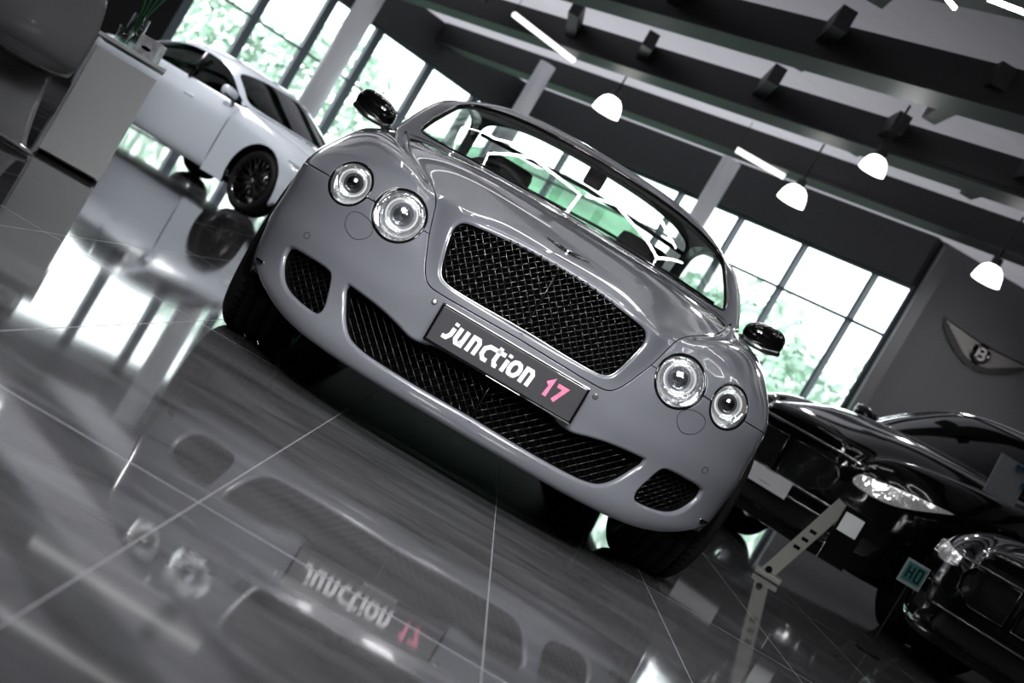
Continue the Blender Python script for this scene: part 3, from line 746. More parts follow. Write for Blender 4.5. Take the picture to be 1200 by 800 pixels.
M['lamp_chrome_glow'] = mat('lamp_chrome_glow', .85, .12, 1., emis=(1, 1, 1), estr=.10, bump=(25, .6))  # chrome with a slight added glow in place of bright reflections
def other_car(name, label, loc, rz, sc, paint, glass, rimm, spokes=10, group=None):
    c = empty(name, loc, rz, label, 'car', group); pmx = [M[paint], M['gap']]
    body = r_hl | r_kg | r_lo | r_fo | r_ar
    panel('front_body', FS, X2, XF, XT, ~body & ((CX[:, 0] > 4) | (CX[:, 1] < 9.2)), pmx, c, True, FIL)
    panel('bonnet', FS, X2, XF, XT, ~body & ~((CX[:, 0] > 4) | (CX[:, 1] < 9.2)), pmx, c, True, FIL)
    for sx in (1, -1):
        S_ = FS if sx > 0 else MS(FS)
        panel('headlight', S_, X2, XF, XT, r_hl, [M['lamp_chrome_glow'], M['gap']], c, False, {'*': (.004, .01)}, 1., offset=-.004)
        panel('kidney_grille', S_, X2, XF, XT, r_kg, [M['mesh'], M['gap']], c, False, {'*': (.004, .01)}, 1., offset=-.012)
        panel('fog_lamp_intake', S_, X2, XF, XT, r_fo, [M['plastic'], M['gap']], c, False, {'*': (.004, .01)}, 1., offset=-.012)
        lp = on2(S_, s_kg, .002); bm = bmesh.new(); tube(bm, lp, .004, 6, True); obj('grille_trim', bm, M['satin' if paint != 'blackcar' else 'darkchrome'], c, True)
    panel('lower_intake', FS, X2, XF, XT, r_lo, [M['plastic'], M['gap']], c, True, {'*': (.004, .01)}, 1., offset=-.012)
    panel('roof', GS, Y2, YF, YT, ~yws & ~yrw, pmx, c, True, {'*': (.004, .01)})
    panel('windscreen', GS, Y2, YF, YT, yws, [M[glass]]*2, c, True, {'*': (.0005, .001)}, offset=-.006)
    panel('rear_window', GS, Y2, YF, YT, yrw, [M[glass]]*2, c, True, {'*': (.0005, .001)}, offset=-.006)
    for sx in (1, -1):
        S_ = BS if sx > 0 else MS(BS); t0 = S_.ev(np.array([3.]), np.array([1.]))[1][0]; sg = 1. if t0[0]*sx > 0 else -1.
        panel('door', S_, Z2, ZF, ZT, (CZ[:, 1] < 2.55) & ~zar, pmx, c, False, FIL, sg)
        panel('rear_quarter', S_, Z2, ZF, ZT, (CZ[:, 1] >= 2.55) & ~zar, pmx, c, False, FIL, sg)
        Va = []; ys = np.linspace(1.75, 4.0, 24)
        for y in ys:
            top = np.array([np.interp(y, rr_[:, 1], rr_[:, 0]), y, np.interp(y, rr_[:, 1], rr_[:, 2])]); bot = np.array([.852, y, .968])
            for k in range(7): q = k/6; p = bot*(1-q)+top*q; p[0] += .014*math.sin(PI*q); Va.append(p*np.array([sx, 1, 1]))
        pyobj('side_window', Va, [(i*7+k, (i+1)*7+k, (i+1)*7+k+1, i*7+k+1) for i in range(23) for k in range(6)], M[glass], c)
        bm = bmesh.new(); tube(bm, [(sx*.86, 2.68, .96), (sx*.775, 2.72, 1.30)], .03, 6); obj('door_pillar', bm, M['black'], c, True)
        bm = bmesh.new(); box(bm, (sx*.935, 2.45, .80), (.03, .18, .03), bevel=.01); obj('door_handle', bm, M[paint], c, True)
        door_mirror(sx, c, 1., cols=(paint, 'plastic'))
        rs = GS.ev(np.full(300, 5.0), np.linspace(0, GS.nr-1, 300))[0]; yy = np.linspace(3.95, 4.5, 8); V = []
        be = BS.ev(np.full(300, 7.0), np.linspace(0, 6.6, 300))[0]
        for y in yy:
            V.append((sx*np.interp(y, rs[:, 1], rs[:, 0]), y, np.interp(y, rs[:, 1], rs[:, 2]))); V.append((sx*np.interp(y, be[:, 1], be[:, 0]), y, np.interp(y, be[:, 1], be[:, 2])))
        pyobj('rear_pillar', V, [(2*i, 2*i+1, 2*i+3, 2*i+2) for i in range(7)], M[paint], c)
        for y in (.93, RY): wheel(c, (sx*.80, y, .345), 0, R=.345, W=.25, rimR=.26, m=rimm, spokes=spokes, flip=sx, tread=False)
    bm = bmesh.new(); box(bm, (0, 2.4, .2), (1.5, 4.2, .03)); obj('undertray', bm, M['plastic'], c)
    bm = bmesh.new(); box(bm, (0, 2.3, .5), (1.3, 2.2, .4), bevel=.05); box(bm, (.37, 2.5, .85), (.45, .16, .55), bevel=.05); box(bm, (-.37, 2.5, .85), (.45, .16, .55), bevel=.05); box(bm, (0, 1.75, .9), (1.4, .5, .12), bevel=.04)
    obj('seats', bm, M['interior'], c, True)
    c.scale = sc
    return c
def on2(S_, st, off=0): P, N, _, _ = S_.ev(st[:, 0], st[:, 1]); N = np.where(N[:, 1:2] > 0, -N, N); return P+N*off
wc = other_car('car', 'white coupe with black multi-spoke wheels parked behind the desk by the windows', (-1.885, 10.6, 0), math.radians(55), (.96, .96, .98), 'whitecar', 'darkglass', 'rim')
ba = other_car('car', 'black car parked beyond the display stand, farther of the two black cars', (1.90, 5.07, 0), math.radians(-50), (1.02, 1.0, 1.22), 'blackcar', 'darkglass', 'satin')
bb = other_car('car', 'black car with a green price tag on its nose, nearer of the two black cars', (3.02, 3.22, 0), math.radians(-50), (1.0, 1.0, 1.02), 'blackcar', 'darkglass', 'rim')
# bright plate and tag on the black cars
bm = bmesh.new(); box(bm, (0, -.012, .385), (.40, .01, .10), bevel=.003); obj('number_plate', bm, mat('plate_silver', (.6, .6, .62), .3), ba)
for z in (.36, .43, .70): bm = bmesh.new(); tube(bm, [(x, yplan(x)-.012, z) for x in np.linspace(-.55, .55, 14)], .007, 6); obj('chrome_strip', bm, M['chrome'], ba, True)
for z in (.36, .66): bm = bmesh.new(); tube(bm, [(x, yplan(x)-.012, z) for x in np.linspace(-.5, .5, 14)], .005, 6); obj('chrome_strip', bm, M['satin'], bb, True)
for sx in (1, -1):      # rectangular lamp frames on the nearer black car
    q = [(.48, .60), (.80, .615), (.82, .69), (.50, .68)]
    st = FS.inv(q, (0, 2), (3, 11), (5, 12)); P = on2(FS if sx > 0 else MS(FS), st, .008)
    bm = bmesh.new(); tube(bm, P, .007, 6, True); obj('lamp_frame', bm, M['chrome'], bb, True)
# ================================================================== SETTING
FR = math.radians(.67)
def floor_mat():
    m = bpy.data.materials.new('polished_tile'); m.use_nodes = True; nt = m.node_tree; b = nt.nodes['Principled BSDF']; L = nt.links.new
    N = nt.nodes.new
    tc = N('ShaderNodeTexCoord'); mp = N('ShaderNodeMapping'); mp.inputs['Rotation'].default_value = (0, 0, -FR); L(tc.outputs['Object'], mp.inputs['Vector'])
    sp = N('ShaderNodeSeparateXYZ'); L(mp.outputs[0], sp.inputs[0])
    def mth(op, x, y=None):
        n = N('ShaderNodeMath'); n.operation = op
        for k, q in enumerate((x, y)):
            if q is None: continue
            if isinstance(q, (int, float)): n.inputs[k].default_value = q
            else: L(q, n.inputs[k])
        return n.outputs[0]
    def lines(src, off, per, w):
        return mth('LESS_THAN', mth('ABSOLUTE', mth('SUBTRACT', mth('FRACT', mth('ADD', mth('DIVIDE', mth('SUBTRACT', src, off), per), 100.5)), .5)), w/per/2)
    gx = lines(sp.outputs[0], .235, .60, .0035); gy = lines(sp.outputs[1], -1.865, 2.4, .009); g = mth('MAXIMUM', gx, gy)
    mp2 = N('ShaderNodeMapping'); mp2.inputs['Scale'].default_value = (.7, 2.2, 1); L(mp.outputs[0], mp2.inputs['Vector'])
    n1 = N('ShaderNodeTexNoise'); n1.inputs['Scale'].default_value = 3.; n1.inputs['Detail'].default_value = 9; n1.inputs['Roughness'].default_value = .65; n1.inputs['Distortion'].default_value = .6; L(mp2.outputs[0], n1.inputs['Vector'])
    cr = N('ShaderNodeValToRGB'); e = cr.color_ramp.elements; e[0].position = .3; e[1].position = .75; e[0].color = (.06, .06, .063, 1); e[1].color = (.17, .17, .178, 1); L(n1.outputs['Fac'], cr.inputs[0])
    mx = N('ShaderNodeMixRGB'); mx.inputs[2].default_value = (.27, .27, .29, 1); L(g, mx.inputs[0]); L(cr.outputs[0], mx.inputs[1]); L(mx.outputs[0], b.inputs['Base Color'])
    n2 = N('ShaderNodeTexNoise'); n2.inputs['Scale'].default_value = 1.3; n2.inputs['Detail'].default_value = 3; L(mp.outputs[0], n2.inputs['Vector'])
    rr = mth('ADD', mth('MULTIPLY', n2.outputs['Fac'], .05), .022); rg = mth('ADD', rr, mth('MULTIPLY', g, .4)); L(rg, b.inputs['Roughness'])
    b.inputs['Specular IOR Level'].default_value = .31
    bp = N('ShaderNodeBump'); bp.inputs['Strength'].default_value = .02; bp.inputs['Distance'].default_value = .002; L(n1.outputs['Fac'], bp.inputs['Height']); L(bp.outputs[0], b.inputs['Normal'])
    return m
def struct(name, bm, m, parent=None): o = obj(name, bm, m, parent); o['kind'] = 'structure'; return o
CO = Vector((-2.2, 22.4, 0)); Adir = Vector((.65, -.76, 0)).normalized(); Bdir = Vector((-.76, -.65, 0)).normalized()
PA = CO+Adir*9.9; PB = CO+Bdir*6.4
bm = bmesh.new(); vs = [bm.verts.new(p) for p in [(-14, -8, 0), (14, -8, 0), (14, PA.y, 0), (PA.x, PA.y, 0), (CO.x, CO.y, 0), (PB.x, PB.y, 0), (-14, PB.y, 0)]]; bm.faces.new(vs); struct('floor', bm, floor_mat())
M['wall'] = mat('wall_grey', (.17, .17, .178), .7, noise=(.6, .1)); M['walldark'] = mat('wall_dark', (.012, .012, .013), .8); M['ceil'] = mat('ceiling_panel_glow', (.20, .20, .21), .6, emis=(.92, .92, 1), estr=.055, noise=(1.2, .35)); M['beam'] = mat('beam_grey', (.035, .035, .037), .5)
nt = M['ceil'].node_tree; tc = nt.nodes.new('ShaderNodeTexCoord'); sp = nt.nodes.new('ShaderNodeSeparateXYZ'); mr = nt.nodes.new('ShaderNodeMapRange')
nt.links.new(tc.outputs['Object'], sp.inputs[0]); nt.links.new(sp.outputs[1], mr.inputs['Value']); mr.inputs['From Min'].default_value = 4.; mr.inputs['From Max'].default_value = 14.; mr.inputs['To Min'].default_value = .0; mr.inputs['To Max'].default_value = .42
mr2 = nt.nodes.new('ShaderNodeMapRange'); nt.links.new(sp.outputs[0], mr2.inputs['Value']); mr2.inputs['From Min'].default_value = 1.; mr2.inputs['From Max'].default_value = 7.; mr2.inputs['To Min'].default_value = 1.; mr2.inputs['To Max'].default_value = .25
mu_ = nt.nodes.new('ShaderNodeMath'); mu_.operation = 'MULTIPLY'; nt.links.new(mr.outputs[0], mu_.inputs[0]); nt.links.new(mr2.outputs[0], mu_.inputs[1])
nt.links.new(mu_.outputs[0], nt.nodes['Principled BSDF'].inputs['Emission Strength'])  # ceiling brightness added as glow, stronger to the rear, weaker to the right
M['frame'] = mat('window_frame', (.10, .12, .14), .4); M['column'] = mat('column_white', (.75, .76, .78), .4); M['fascia'] = mat('fascia_grey', (.055, .055, .058), .6)
def slab(bm, p, q, z0, z1, th=.1):
    d = (q-p); L = d.length; d.normalize(); c = (p+q)/2; box(bm, (c.x, c.y, (z0+z1)/2), (L, th, z1-z0), Matrix.Rotation(math.atan2(d.y, d.x), 3, 'Z'))
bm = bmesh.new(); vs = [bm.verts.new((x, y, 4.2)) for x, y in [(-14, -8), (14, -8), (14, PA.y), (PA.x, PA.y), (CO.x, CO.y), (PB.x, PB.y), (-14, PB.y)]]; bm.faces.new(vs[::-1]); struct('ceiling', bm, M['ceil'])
bm = bmesh.new(); slab(bm, PA, Vector((14, PA.y, 0)), 0, 4.2); struct('wall_right', bm, M['wall'])
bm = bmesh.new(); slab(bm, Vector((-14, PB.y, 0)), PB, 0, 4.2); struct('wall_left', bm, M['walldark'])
bm = bmesh.new(); slab(bm, Vector((-14, -8, 0)), Vector((14, -8, 0)), 0, 4.2); struct('wall_back', bm, M['wall'])
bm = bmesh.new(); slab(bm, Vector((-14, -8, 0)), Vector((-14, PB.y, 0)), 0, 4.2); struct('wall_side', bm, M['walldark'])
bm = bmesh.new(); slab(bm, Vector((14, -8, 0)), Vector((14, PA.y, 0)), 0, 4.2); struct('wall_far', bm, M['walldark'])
bm = bmesh.new(); slab(bm, CO, PA, 3.5, 4.2, .3); struct('trim_1', bm, M['fascia'])
bm = bmesh.new(); slab(bm, CO, PB, 3.5, 4.2, .3); struct('trim_2', bm, M['fascia'])
def glazed(name, p, q, ts, zs, wv=.045, zt=3.5):
    d = (q-p); L = d.length; d.normalize(); rt = Matrix.Rotation(math.atan2(d.y, d.x), 3, 'Z')
    bm = bmesh.new()
    for t in ts: c = p+d*t; box(bm, (c.x, c.y, zt/2), (wv, .12, zt), rt)
    for z in zs: c = p+d*L/2; box(bm, (c.x, c.y, z), (L, .10, .035), rt)
    w = struct(name, bm, M['frame'])
    bm = bmesh.new(); a, b_ = p, q; vs = [bm.verts.new((v.x, v.y, z)) for v, z in ((a, 0), (b_, 0), (b_, zt), (a, zt))]; bm.faces.new(vs); struct('window_pane', bm, M['lens'], w)
    return w
glazed('window_1', CO, PA, [.0, 2.1, 5.1, 6.5, 7.85, 9.2, 9.88], [.03, 2.75, 1.1, 3.47])
glazed('window_2', CO, PB, [.8, 1.95, 3.15, 4.2, 5.25, 6.35], [.03, 2.45, 3.47], .15)
def col_at(u, D, z1=4.0, r=.12, m='column', name='column', label=None, group=None):
    bm = bmesh.new(); X, Y = u*D/1720, D-4.53
    tube(bm, [(X, Y, 0), (X, Y, z1)], r, 24); tube(bm, [(X, Y, 0), (X, Y, .04)], r*1.35, 24)
    o = obj(name, bm, M[m], None, True); return tag(o, label, 'column', group)
col_at(-345, 22.6, 4.0, .19, 'column', 'column', 'pale round column in front of the glazed wall above the white coupe')
col_at(-128, 21.9, 3.95, .13, 'column', 'column', 'grey round column rising behind the left of the grey coupe roof')
col_at(114, 20.9, 3.95, .14, 'column', 'column', 'grey round column rising behind the right of the grey coupe roof')
bm = bmesh.new(); X, Y = 386*18.6/1720, 14.05; box(bm, (X, Y, 2.0), (.16, .14, 4.0), bevel=.01); tag(obj('column', bm, mat('post_grey', (.16, .16, .17), .5)), 'square grey post between the glazing and the wall with the winged emblem', 'column')
# ceiling beams run along the right-hand glazing
Nd = Vector((.76, .65, 0)).normalized(); cam0 = Vector((0, -4.53, 0))
LBL = ['farthest dark ceiling beam, nearest the windows', 'second dark ceiling beam from the windows', 'third dark ceiling beam from the windows', 'fourth dark ceiling beam from the windows', 'fifth dark ceiling beam from the windows, over the grey coupe', 'sixth dark ceiling beam from the windows, over the camera side']
for i, nf in enumerate([13.9, 11.75, 9.6, 7.45, 5.3, 3.15]):
    c = cam0+Nd*(nf-.15); bm = bmesh.new()
    rt = Matrix.Rotation(math.atan2(Adir.y, Adir.x), 3, 'Z'); s0_ = (CO-c).dot(Adir)+.25; s1_ = 11.; ctr = c+Adir*((s0_+s1_)/2); LN = s1_-s0_
    box(bm, (ctr.x, ctr.y, 4.04), (LN, .34, .34), rt); box(bm, (ctr.x, ctr.y, 3.85), (LN, .42, .035), rt)
    bo_ = obj('ceiling_beam', bm, M['beam']); tag(bo_, LBL[i], 'beam', 'dark beams across the ceiling')
def pix_at(px, py, z):
    A_, B_ = px-600, py-400; u_ = A_*math.cos(math.radians(30.55))+B_*math.sin(math.radians(30.55)); v_ = A_*math.sin(math.radians(30.55))-B_*math.cos(math.radians(30.55)); D_ = (z-.6)*1720/(v_-37); return (u_*D_/1720, D_-4.53, z)
for px_, py_ in ((770, 30), (916, 90), (1065, 150), (735, 95), (860, 135), (982, 186), (1110, 235), (1000, 20), (640, -10), (560, 10), (660, 60)):
    x_, y_, _z = pix_at(px_, py_, 3.95); bm = bmesh.new(); box(bm, (x_+.05, y_-1.35, 4.09), (.14, 2.0, .20)); o = obj('cross_joist', bm, M['beam']); tag(o, 'short dark joist between two ceiling beams', 'joist', 'cross joists between the ceiling beams')
# pendant lamps
sh_m = emat('lamp_shade_glow', (1, .98, .97), 3.2)
for u_, v_, z, lab, r in ((-42, 296, 3.55, 'white bell pendant lamp above the left of the grey coupe roof', .24), (197, 316, 3.50, 'white bell pendant lamp above the right window, with its neck visible', .22), (260, 394, 3.55, 'white bell pendant lamp closest to the camera, highest in the picture', .165), (440, 352, 3.5, 'white bell pendant lamp near the winged wall emblem', .20)):
    r *= .80; D = (z-.6)*1720/(v_-37); X = u_*D/1720; Y = D-4.53
    e = empty('pendant_lamp', (X, Y, z), 0, lab, 'lamp', 'white pendant lamps')
    bm = bmesh.new(); q = r/.15; lathe(bm, [(-.10*q, r), (-.095*q, r*1.03), (-.075*q, r*.99), (-.05*q, r*.98), (0, r*.90), (.05*q, r*.74), (.085*q, r*.48), (.095*q, r*.25)], 32, 'Z'); obj('lamp_shade', bm, sh_m, e, True)
    bm = bmesh.new(); lathe(bm, [(.09*q, .06), (.09*q+.09, .055), (.09*q+.10, .01)], 16, 'Z'); tube(bm, [(0, 0, .09*q+.08), (0, 0, 4.2-z)], .012, 6); obj('lamp_holder', bm, M['beam'], e, True)
    ld = bpy.data.lights.new('lamp_bulb', 'POINT'); ld.energy = 12; ld.shadow_soft_size = .08; lo_ = bpy.data.objects.new('lamp_bulb', ld); COL.objects.link(lo_); lo_.location = (0, 0, -.14); lo_.parent = e
# winged wall emblem
X, Z = 481*19.2/1720, .6+230*19.2/1720; Y = PA.y-.072; S = .60
M['emb'] = mat('emblem_metal', (.42, .39, .38), .4, .2); M['embdark'] = mat('emblem_dark', (.035, .035, .037), .5); em = empty('winged_emblem', (X, Y, Z), 0, 'large winged B emblem mounted high on the grey wall', 'emblem')
for sx in (1, -1):
    bm = bmesh.new()
    for k in range(7):
        y0 = .17-.062*k; Lk = (1.0-.10*k); th = .028
        pts = [(.10, y0), (.5*Lk, y0+.03), (Lk, y0+.075), (Lk-.06, y0+.04), (.5*Lk, y0-.0), (.10, y0-th)]
        poly_prism(bm, [(sx*a*S, b_*S) for a, b_ in pts], -.02-.004*(7-k), 'XZ')
    obj('wing', bm, M['emb'], em)
    bm = bmesh.new(); poly_prism(bm, [(sx*a*S, b_*S) for a, b_ in [(.05, .24), (.5, .26), (1.08, .31), (1.0, .12), (.8, -.06), (.5, -.24), (.2, -.36), (.02, -.36)]], -.018, 'XZ'); obj('wing_back', bm, M['embdark'], em)
bm = bmesh.new(); lathe(bm, [(0, .24*S), (-.04, .24*S), (-.05, .21*S), (-.045, .20*S), (-.045, .001)], 40, 'Y'); obj('emblem_disc', bm, M['black'], em, True)
bm = bmesh.new()
def bs_(pts, w=.05): stroke(bm, [(a*S, b_*S) for a, b_ in pts], w*S, -.052)
bs_([(-.07, -.13), (-.07, .13)], .06); bs_([(-.09, .115), (.05, .115), (.085, .08), (.085, .035), (.05, .005), (-.07, .005)], .045); bs_([(.04, .005), (.10, -.03), (.10, -.08), (.06, -.115), (-.09, -.115)], .045)
obj('letter_b', bm, mat('emblem_letter', (.5, .47, .47), .3, .6), em)
bm = bmesh.new(); poly_prism(bm, [(4.55, 1.0), (5.3, 1.0), (5.5, 1.62), (4.75, 1.78)], -.02, 'XZ', PA.y-.06); tag(obj('wall_panel', bm, mat('panel_grey', (.06, .063, .067), .6)), 'darker grey panel on the wall below the winged emblem', 'panel')
# ---- reception desk end and things on it
dk = empty('desk', (-2.60, 3.52, 0), math.radians(16.7), 'white desk end with a pale square side panel beside the moulded chair', 'desk')
M['deskw'] = mat('desk_laminate', (.66, .67, .67), .4)
bm = bmesh.new(); box(bm, (0, .70, .345), (.375, 1.36, .65)); obj('pedestal', bm, M['deskw'], dk)
bm = bmesh.new(); box(bm, (0, .70, .735), (.41, 1.44, .022), bevel=.003); obj('desk_top', bm, mat('desk_top_white', (.75, .76, .76), .3), dk)
bm = bmesh.new(); box(bm, (0, -.0, .35), (.345, .02, .64), bevel=.003); obj('side_panel', bm, M['deskw'], dk)
bm = bmesh.new(); box(bm, (0, .70, .012), (.33, 1.3, .024)); obj('plinth', bm, M['cavity'], dk)
M['clear'] = glassmat('vase_glass', (.75, .8, .78), 1.4, 1.5)
bm = bmesh.new(); lathe(bm, [(0, .001), (0, .05), (.02, .055), (.2, .05), (.20, .046), (.02, .05), (.01, .001)], 28, 'Z'); v_ = obj('glass_vase', bm, M['clear'], None, True, (-2.78, 3.93, .747)); tag(v_, 'clear glass vase of green stems standing on the desk', 'vase')
bm = bmesh.new()
for k in range(9):
    a = 2*PI*k/9; p = [(0, 0, .02), (.02*math.cos(a), .02*math.sin(a), .2), (.07*math.cos(a), .07*math.sin(a), .38+.02*(k % 3))]; tube(bm, catmull(p, 4), .004, 5)
    d = Vector(p[2])-Vector(p[1]); q = Vector(p[2])
    for s_ in (-1, 1):
        w_ = Vector((-math.sin(a), math.cos(a), 0))*.02*s_; vs = [bm.verts.new(t) for t in (q-d*.4, q+w_, q+d*.5)]; bm.faces.new(vs)
obj('green_stems', bm, mat('stem_green', (.05, .22, .09), .5), v_, True)
bm = bmesh.new(); box(bm, (0, 0, .055), (.13, .13, .11), bevel=.006); bx_ = obj('tissue_box', bm, mat('box_pale', (.6, .6, .62), .4, noise=(25, .3)), None, False, (-2.585, 3.72, .747)); tag(bx_, 'small pale cube box with a dark slot at the desk front edge', 'box')
bm = bmesh.new(); lathe(bm, [(0, .03), (-.003, .03), (-.003, .001)], 20, 'Y', (0, -.064, .0)); bmesh.ops.scale(bm, vec=(1, 1, .35), verts=bm.verts); bmesh.ops.translate(bm, vec=(0, 0, .045), verts=bm.verts); obj('slot', bm, M['gap'], bx_)
bm = bmesh.new(); lathe(bm, [(0, .001), (0, .035), (.09, .042), (.09, .038), (.01, .03), (.01, .001)], 24, 'Z'); tag(obj('tumbler', bm, M['clear'], None, True, (-2.735, 3.66, .747)), 'short clear tumbler beside the glass vase', 'glass')
# ---- moulded cantilever chair
prof = catmull([(.02, .86), (-.01, .70), (-.03, .56), (-.08, .47), (-.20, .425), (-.38, .43), (-.455, .40), (-.43, .30), (-.33, .18), (-.17, .06), (-.04, .012), (.05, .006)], 6)
V = []; nw = 16
for i, p in enumerate(prof):
    k = i/(len(prof)-1); wd = .24 if k < .7 else .24+.02*(k-.7)
    if k < .12: wd *= .70+.30*math.sqrt(k/.12)
    if .55 < k < .9: wd *= .90
    for j in range(nw+1):
        c_y = -1+2*j/nw; dish = (1-c_y*c_y)
        V.append((p[0]+(.055*dish if k < .35 else 0), c_y*wd*1.04, p[1]*1.04+(-.03*dish if .3 < k < .55 else (.05*dish*(k-.6) if k > .6 else 0))))
F = [(i*(nw+1)+j, i*(nw+1)+j+1, (i+1)*(nw+1)+j+1, (i+1)*(nw+1)+j) for i in range(len(prof)-1) for j in range(nw)]
ch = pyobj('moulded_chair', V, F, mat('chair_plastic', (.30, .30, .31), .22, 0, .5)); md = ch.modifiers.new('s', 'SOLIDIFY'); md.thickness = .012
ch.location = (-2.80, 2.75, .008); ch.rotation_euler = (0, 0, math.radians(-62)); tag(ch, 'grey moulded plastic cantilever chair in front of the desk', 'chair')
# ---- display stand by the black cars
sd = empty('display_stand', (1.99, 3.75, 0), math.radians(-12), 'beige lettered display stand with a black box beside the black cars', 'stand')
bm = bmesh.new(); box(bm, (0, 0, .30), (.085, .03, .60), Matrix.Rotation(math.radians(17), 3, 'Y'), bevel=.004); box(bm, (-.07, 0, .02), (.16, .14, .035), bevel=.008); obj('post', bm, mat('stand_beige', (.22, .215, .195), .5), sd)
bm = bmesh.new(); lathe(bm, [(0, .02), (-.018, .02), (-.018, .001)], 20, 'Y', (-.085, -.075+.02, .055)); obj('post_cap', bm, M['black'], sd)
bm = bmesh.new(); box(bm, (.18, -.02, .42), (.16, .06, .34), Matrix.Rotation(math.radians(0), 3, 'Y'), bevel=.006); obj('sign_box', bm, M['black'], sd)
bm = bmesh.new(); box(bm, (.175, -.054, .50), (.115, .006, .115)); obj('sign_label', bm, mat('label_pale', (.62, .64, .64), .5), sd)
bm = bmesh.new()
for k, z in enumerate((.24, .30, .36)):
    q = [(-.018+z*.30-.09, z), (.022+z*.30-.09, z)]; stroke(bm, q, .02, -.0165)
obj('stand_lettering', bm, M['gap'], sd)
# green price tag
tg_ = empty('price_tag', (0, 0, 0), 0, 'green framed price tag reading HO fixed on the nearest black car', 'tag')
D = 7.4; X, Y, Z = 544*D/1720, D-4.53, .6-33*D/1720
tg_.location = (X, Y, Z-.065); bm = bmesh.new(); box(bm, (0, 0, .065), (.13, .008, .13), bevel=.003); obj('tag_frame', bm, mat('tag_frame', (.22, .26, .26), .5), tg_)
bm = bmesh.new(); box(bm, (0, -.006, .068), (.105, .005, .095)); obj('tag_face', bm, mat('tag_green', (.03, .13, .12), .5), tg_)
bm = bmesh.new(); h_ = .07
for s in ([(-.036, .035), (-.036, .10)], [(-.010, .035), (-.010, .10)], [(-.036, .068), (-.010, .068)], [(.012, .035), (.038, .035), (.038, .10), (.012, .10), (.012, .035)]): stroke(bm, s, .008, -.0095)
obj('tag_lettering', bm, M['gap'], tg_)
bm = bmesh.new(); tube(bm, [(0, 0, 0), (0, .0, -(Z-.065)+.01)], .005, 6); lathe(bm, [(-(Z-.065)+.003, .001), (-(Z-.065)+.003, .07), (-(Z-.065)+.012, .07), (-(Z-.065)+.014, .005)], 20, 'Z'); obj('tag_post', bm, M['plastic'], tg_)
# pale poster board behind the cars at the right edge
po = empty('poster', (3.22, 4.99, 1.10), math.radians(8), 'pale poster with blue print standing on the bonnet edge of the farther black car', 'poster')
bm = bmesh.new(); box(bm, (0, 0, .15), (.24, .012, .28), Matrix.Rotation(math.radians(-8), 3, 'X'), bevel=.003); obj('board', bm, mat('poster_pale', (.20, .21, .225), .5), po)
bm = bmesh.new(); stroke(bm, [(-.02, .26), (.10, .26), (.12, .21), (.08, .16)], .03, -.040); obj('poster_print', bm, mat('poster_blue', (.02, .07, .12), .5), po)
# ================================================================== OUTSIDE
bm = bmesh.new(); bmesh.ops.create_grid(bm, x_segments=2, y_segments=2, size=90, matrix=Matrix.Translation((0, 60, -.12))); g_ = obj('lawn', bm, mat('lawn_green', (.15, .18, .155), .9, noise=(1.5, .3))); g_['kind'] = 'structure'
g_.name = 'ground'
bm = bmesh.new(); nx, ny = 30, 12; G_ = [[bm.verts.new((-7.5+13.5*i/nx, 30+16*j/ny, -.12+5.0*math.sin(PI/2*min(1, j/9))*math.sin(PI*min(1, max(0, i/nx)))**.35+.12*math.sin(i*1.3+j))) for i in range(nx+1)] for j in range(ny+1)]
for j in range(ny):
    for i in range(nx): bm.faces.new((G_[j][i], G_[j][i+1], G_[j+1][i+1], G_[j+1][i]))
o = obj('grass_bank', bm, mat('bank_green', (.062, .19, .095), .9, noise=(.55, .5)), None, True); o['kind'] = 'structure'
M['leaf'] = mat('leaf_green', (.52, .66, .55), .8, noise=(1.2, .5)); M['trunk'] = mat('bark', (.08, .07, .06), .9)
def tree(x, y, h, r, label, seed):
    e = empty('tree', (x, y, -.12), 0, label, 'tree', 'trees outside the glazing'); rn = random.Random(seed); bm = bmesh.new()
    for k in range(800):
        a, b_, c_ = rn.gauss(0, 1), rn.gauss(0, 1), rn.gauss(0, 1); L = math.sqrt(a*a+b_*b_+c_*c_); q = rn.uniform(.55, 1.)
        lump = 1+.25*math.sin(3*a/L+seed)*math.cos(4*c_/L)
        p = Vector((a/L*r*q*lump, b_/L*r*q*lump, h*.62+c_/L*h*.40*q*lump)); s = rn.uniform(.10, .24)
        n = Vector((rn.gauss(0, 1), rn.gauss(0, 1), rn.gauss(0, 1))).normalized(); u1 = n.orthogonal().normalized()*s; u2 = n.cross(u1)
        bm.faces.new([bm.verts.new(p+w_) for w_ in (u1, u2*.7, -u1, -u2*.7)])
    obj('foliage', bm, M['leaf'], e); bm = bmesh.new(); tube(bm, [(0, 0, 0), (.1, 0, h*.3), (0, .1, h*.7)], [.16, .12, .05], 8); obj('trunk', bm, M['trunk'], e, True)
TR = [(-13, 32, 4.6, 2.0, 'round green tree outside the left end of the glazing'), (-7.8, 35, 4.8, 2.0, 'green tree outside above the white coupe'), (9.0, 29, 5.0, 1.9, 'tall green tree outside the right-hand window'), (6.2, 36, 4.6, 1.8, 'green tree outside behind the right door mirror')]
for i, t in enumerate(TR): tree(t[0], t[1], t[2], t[3], t[4], i+3)
hd = []
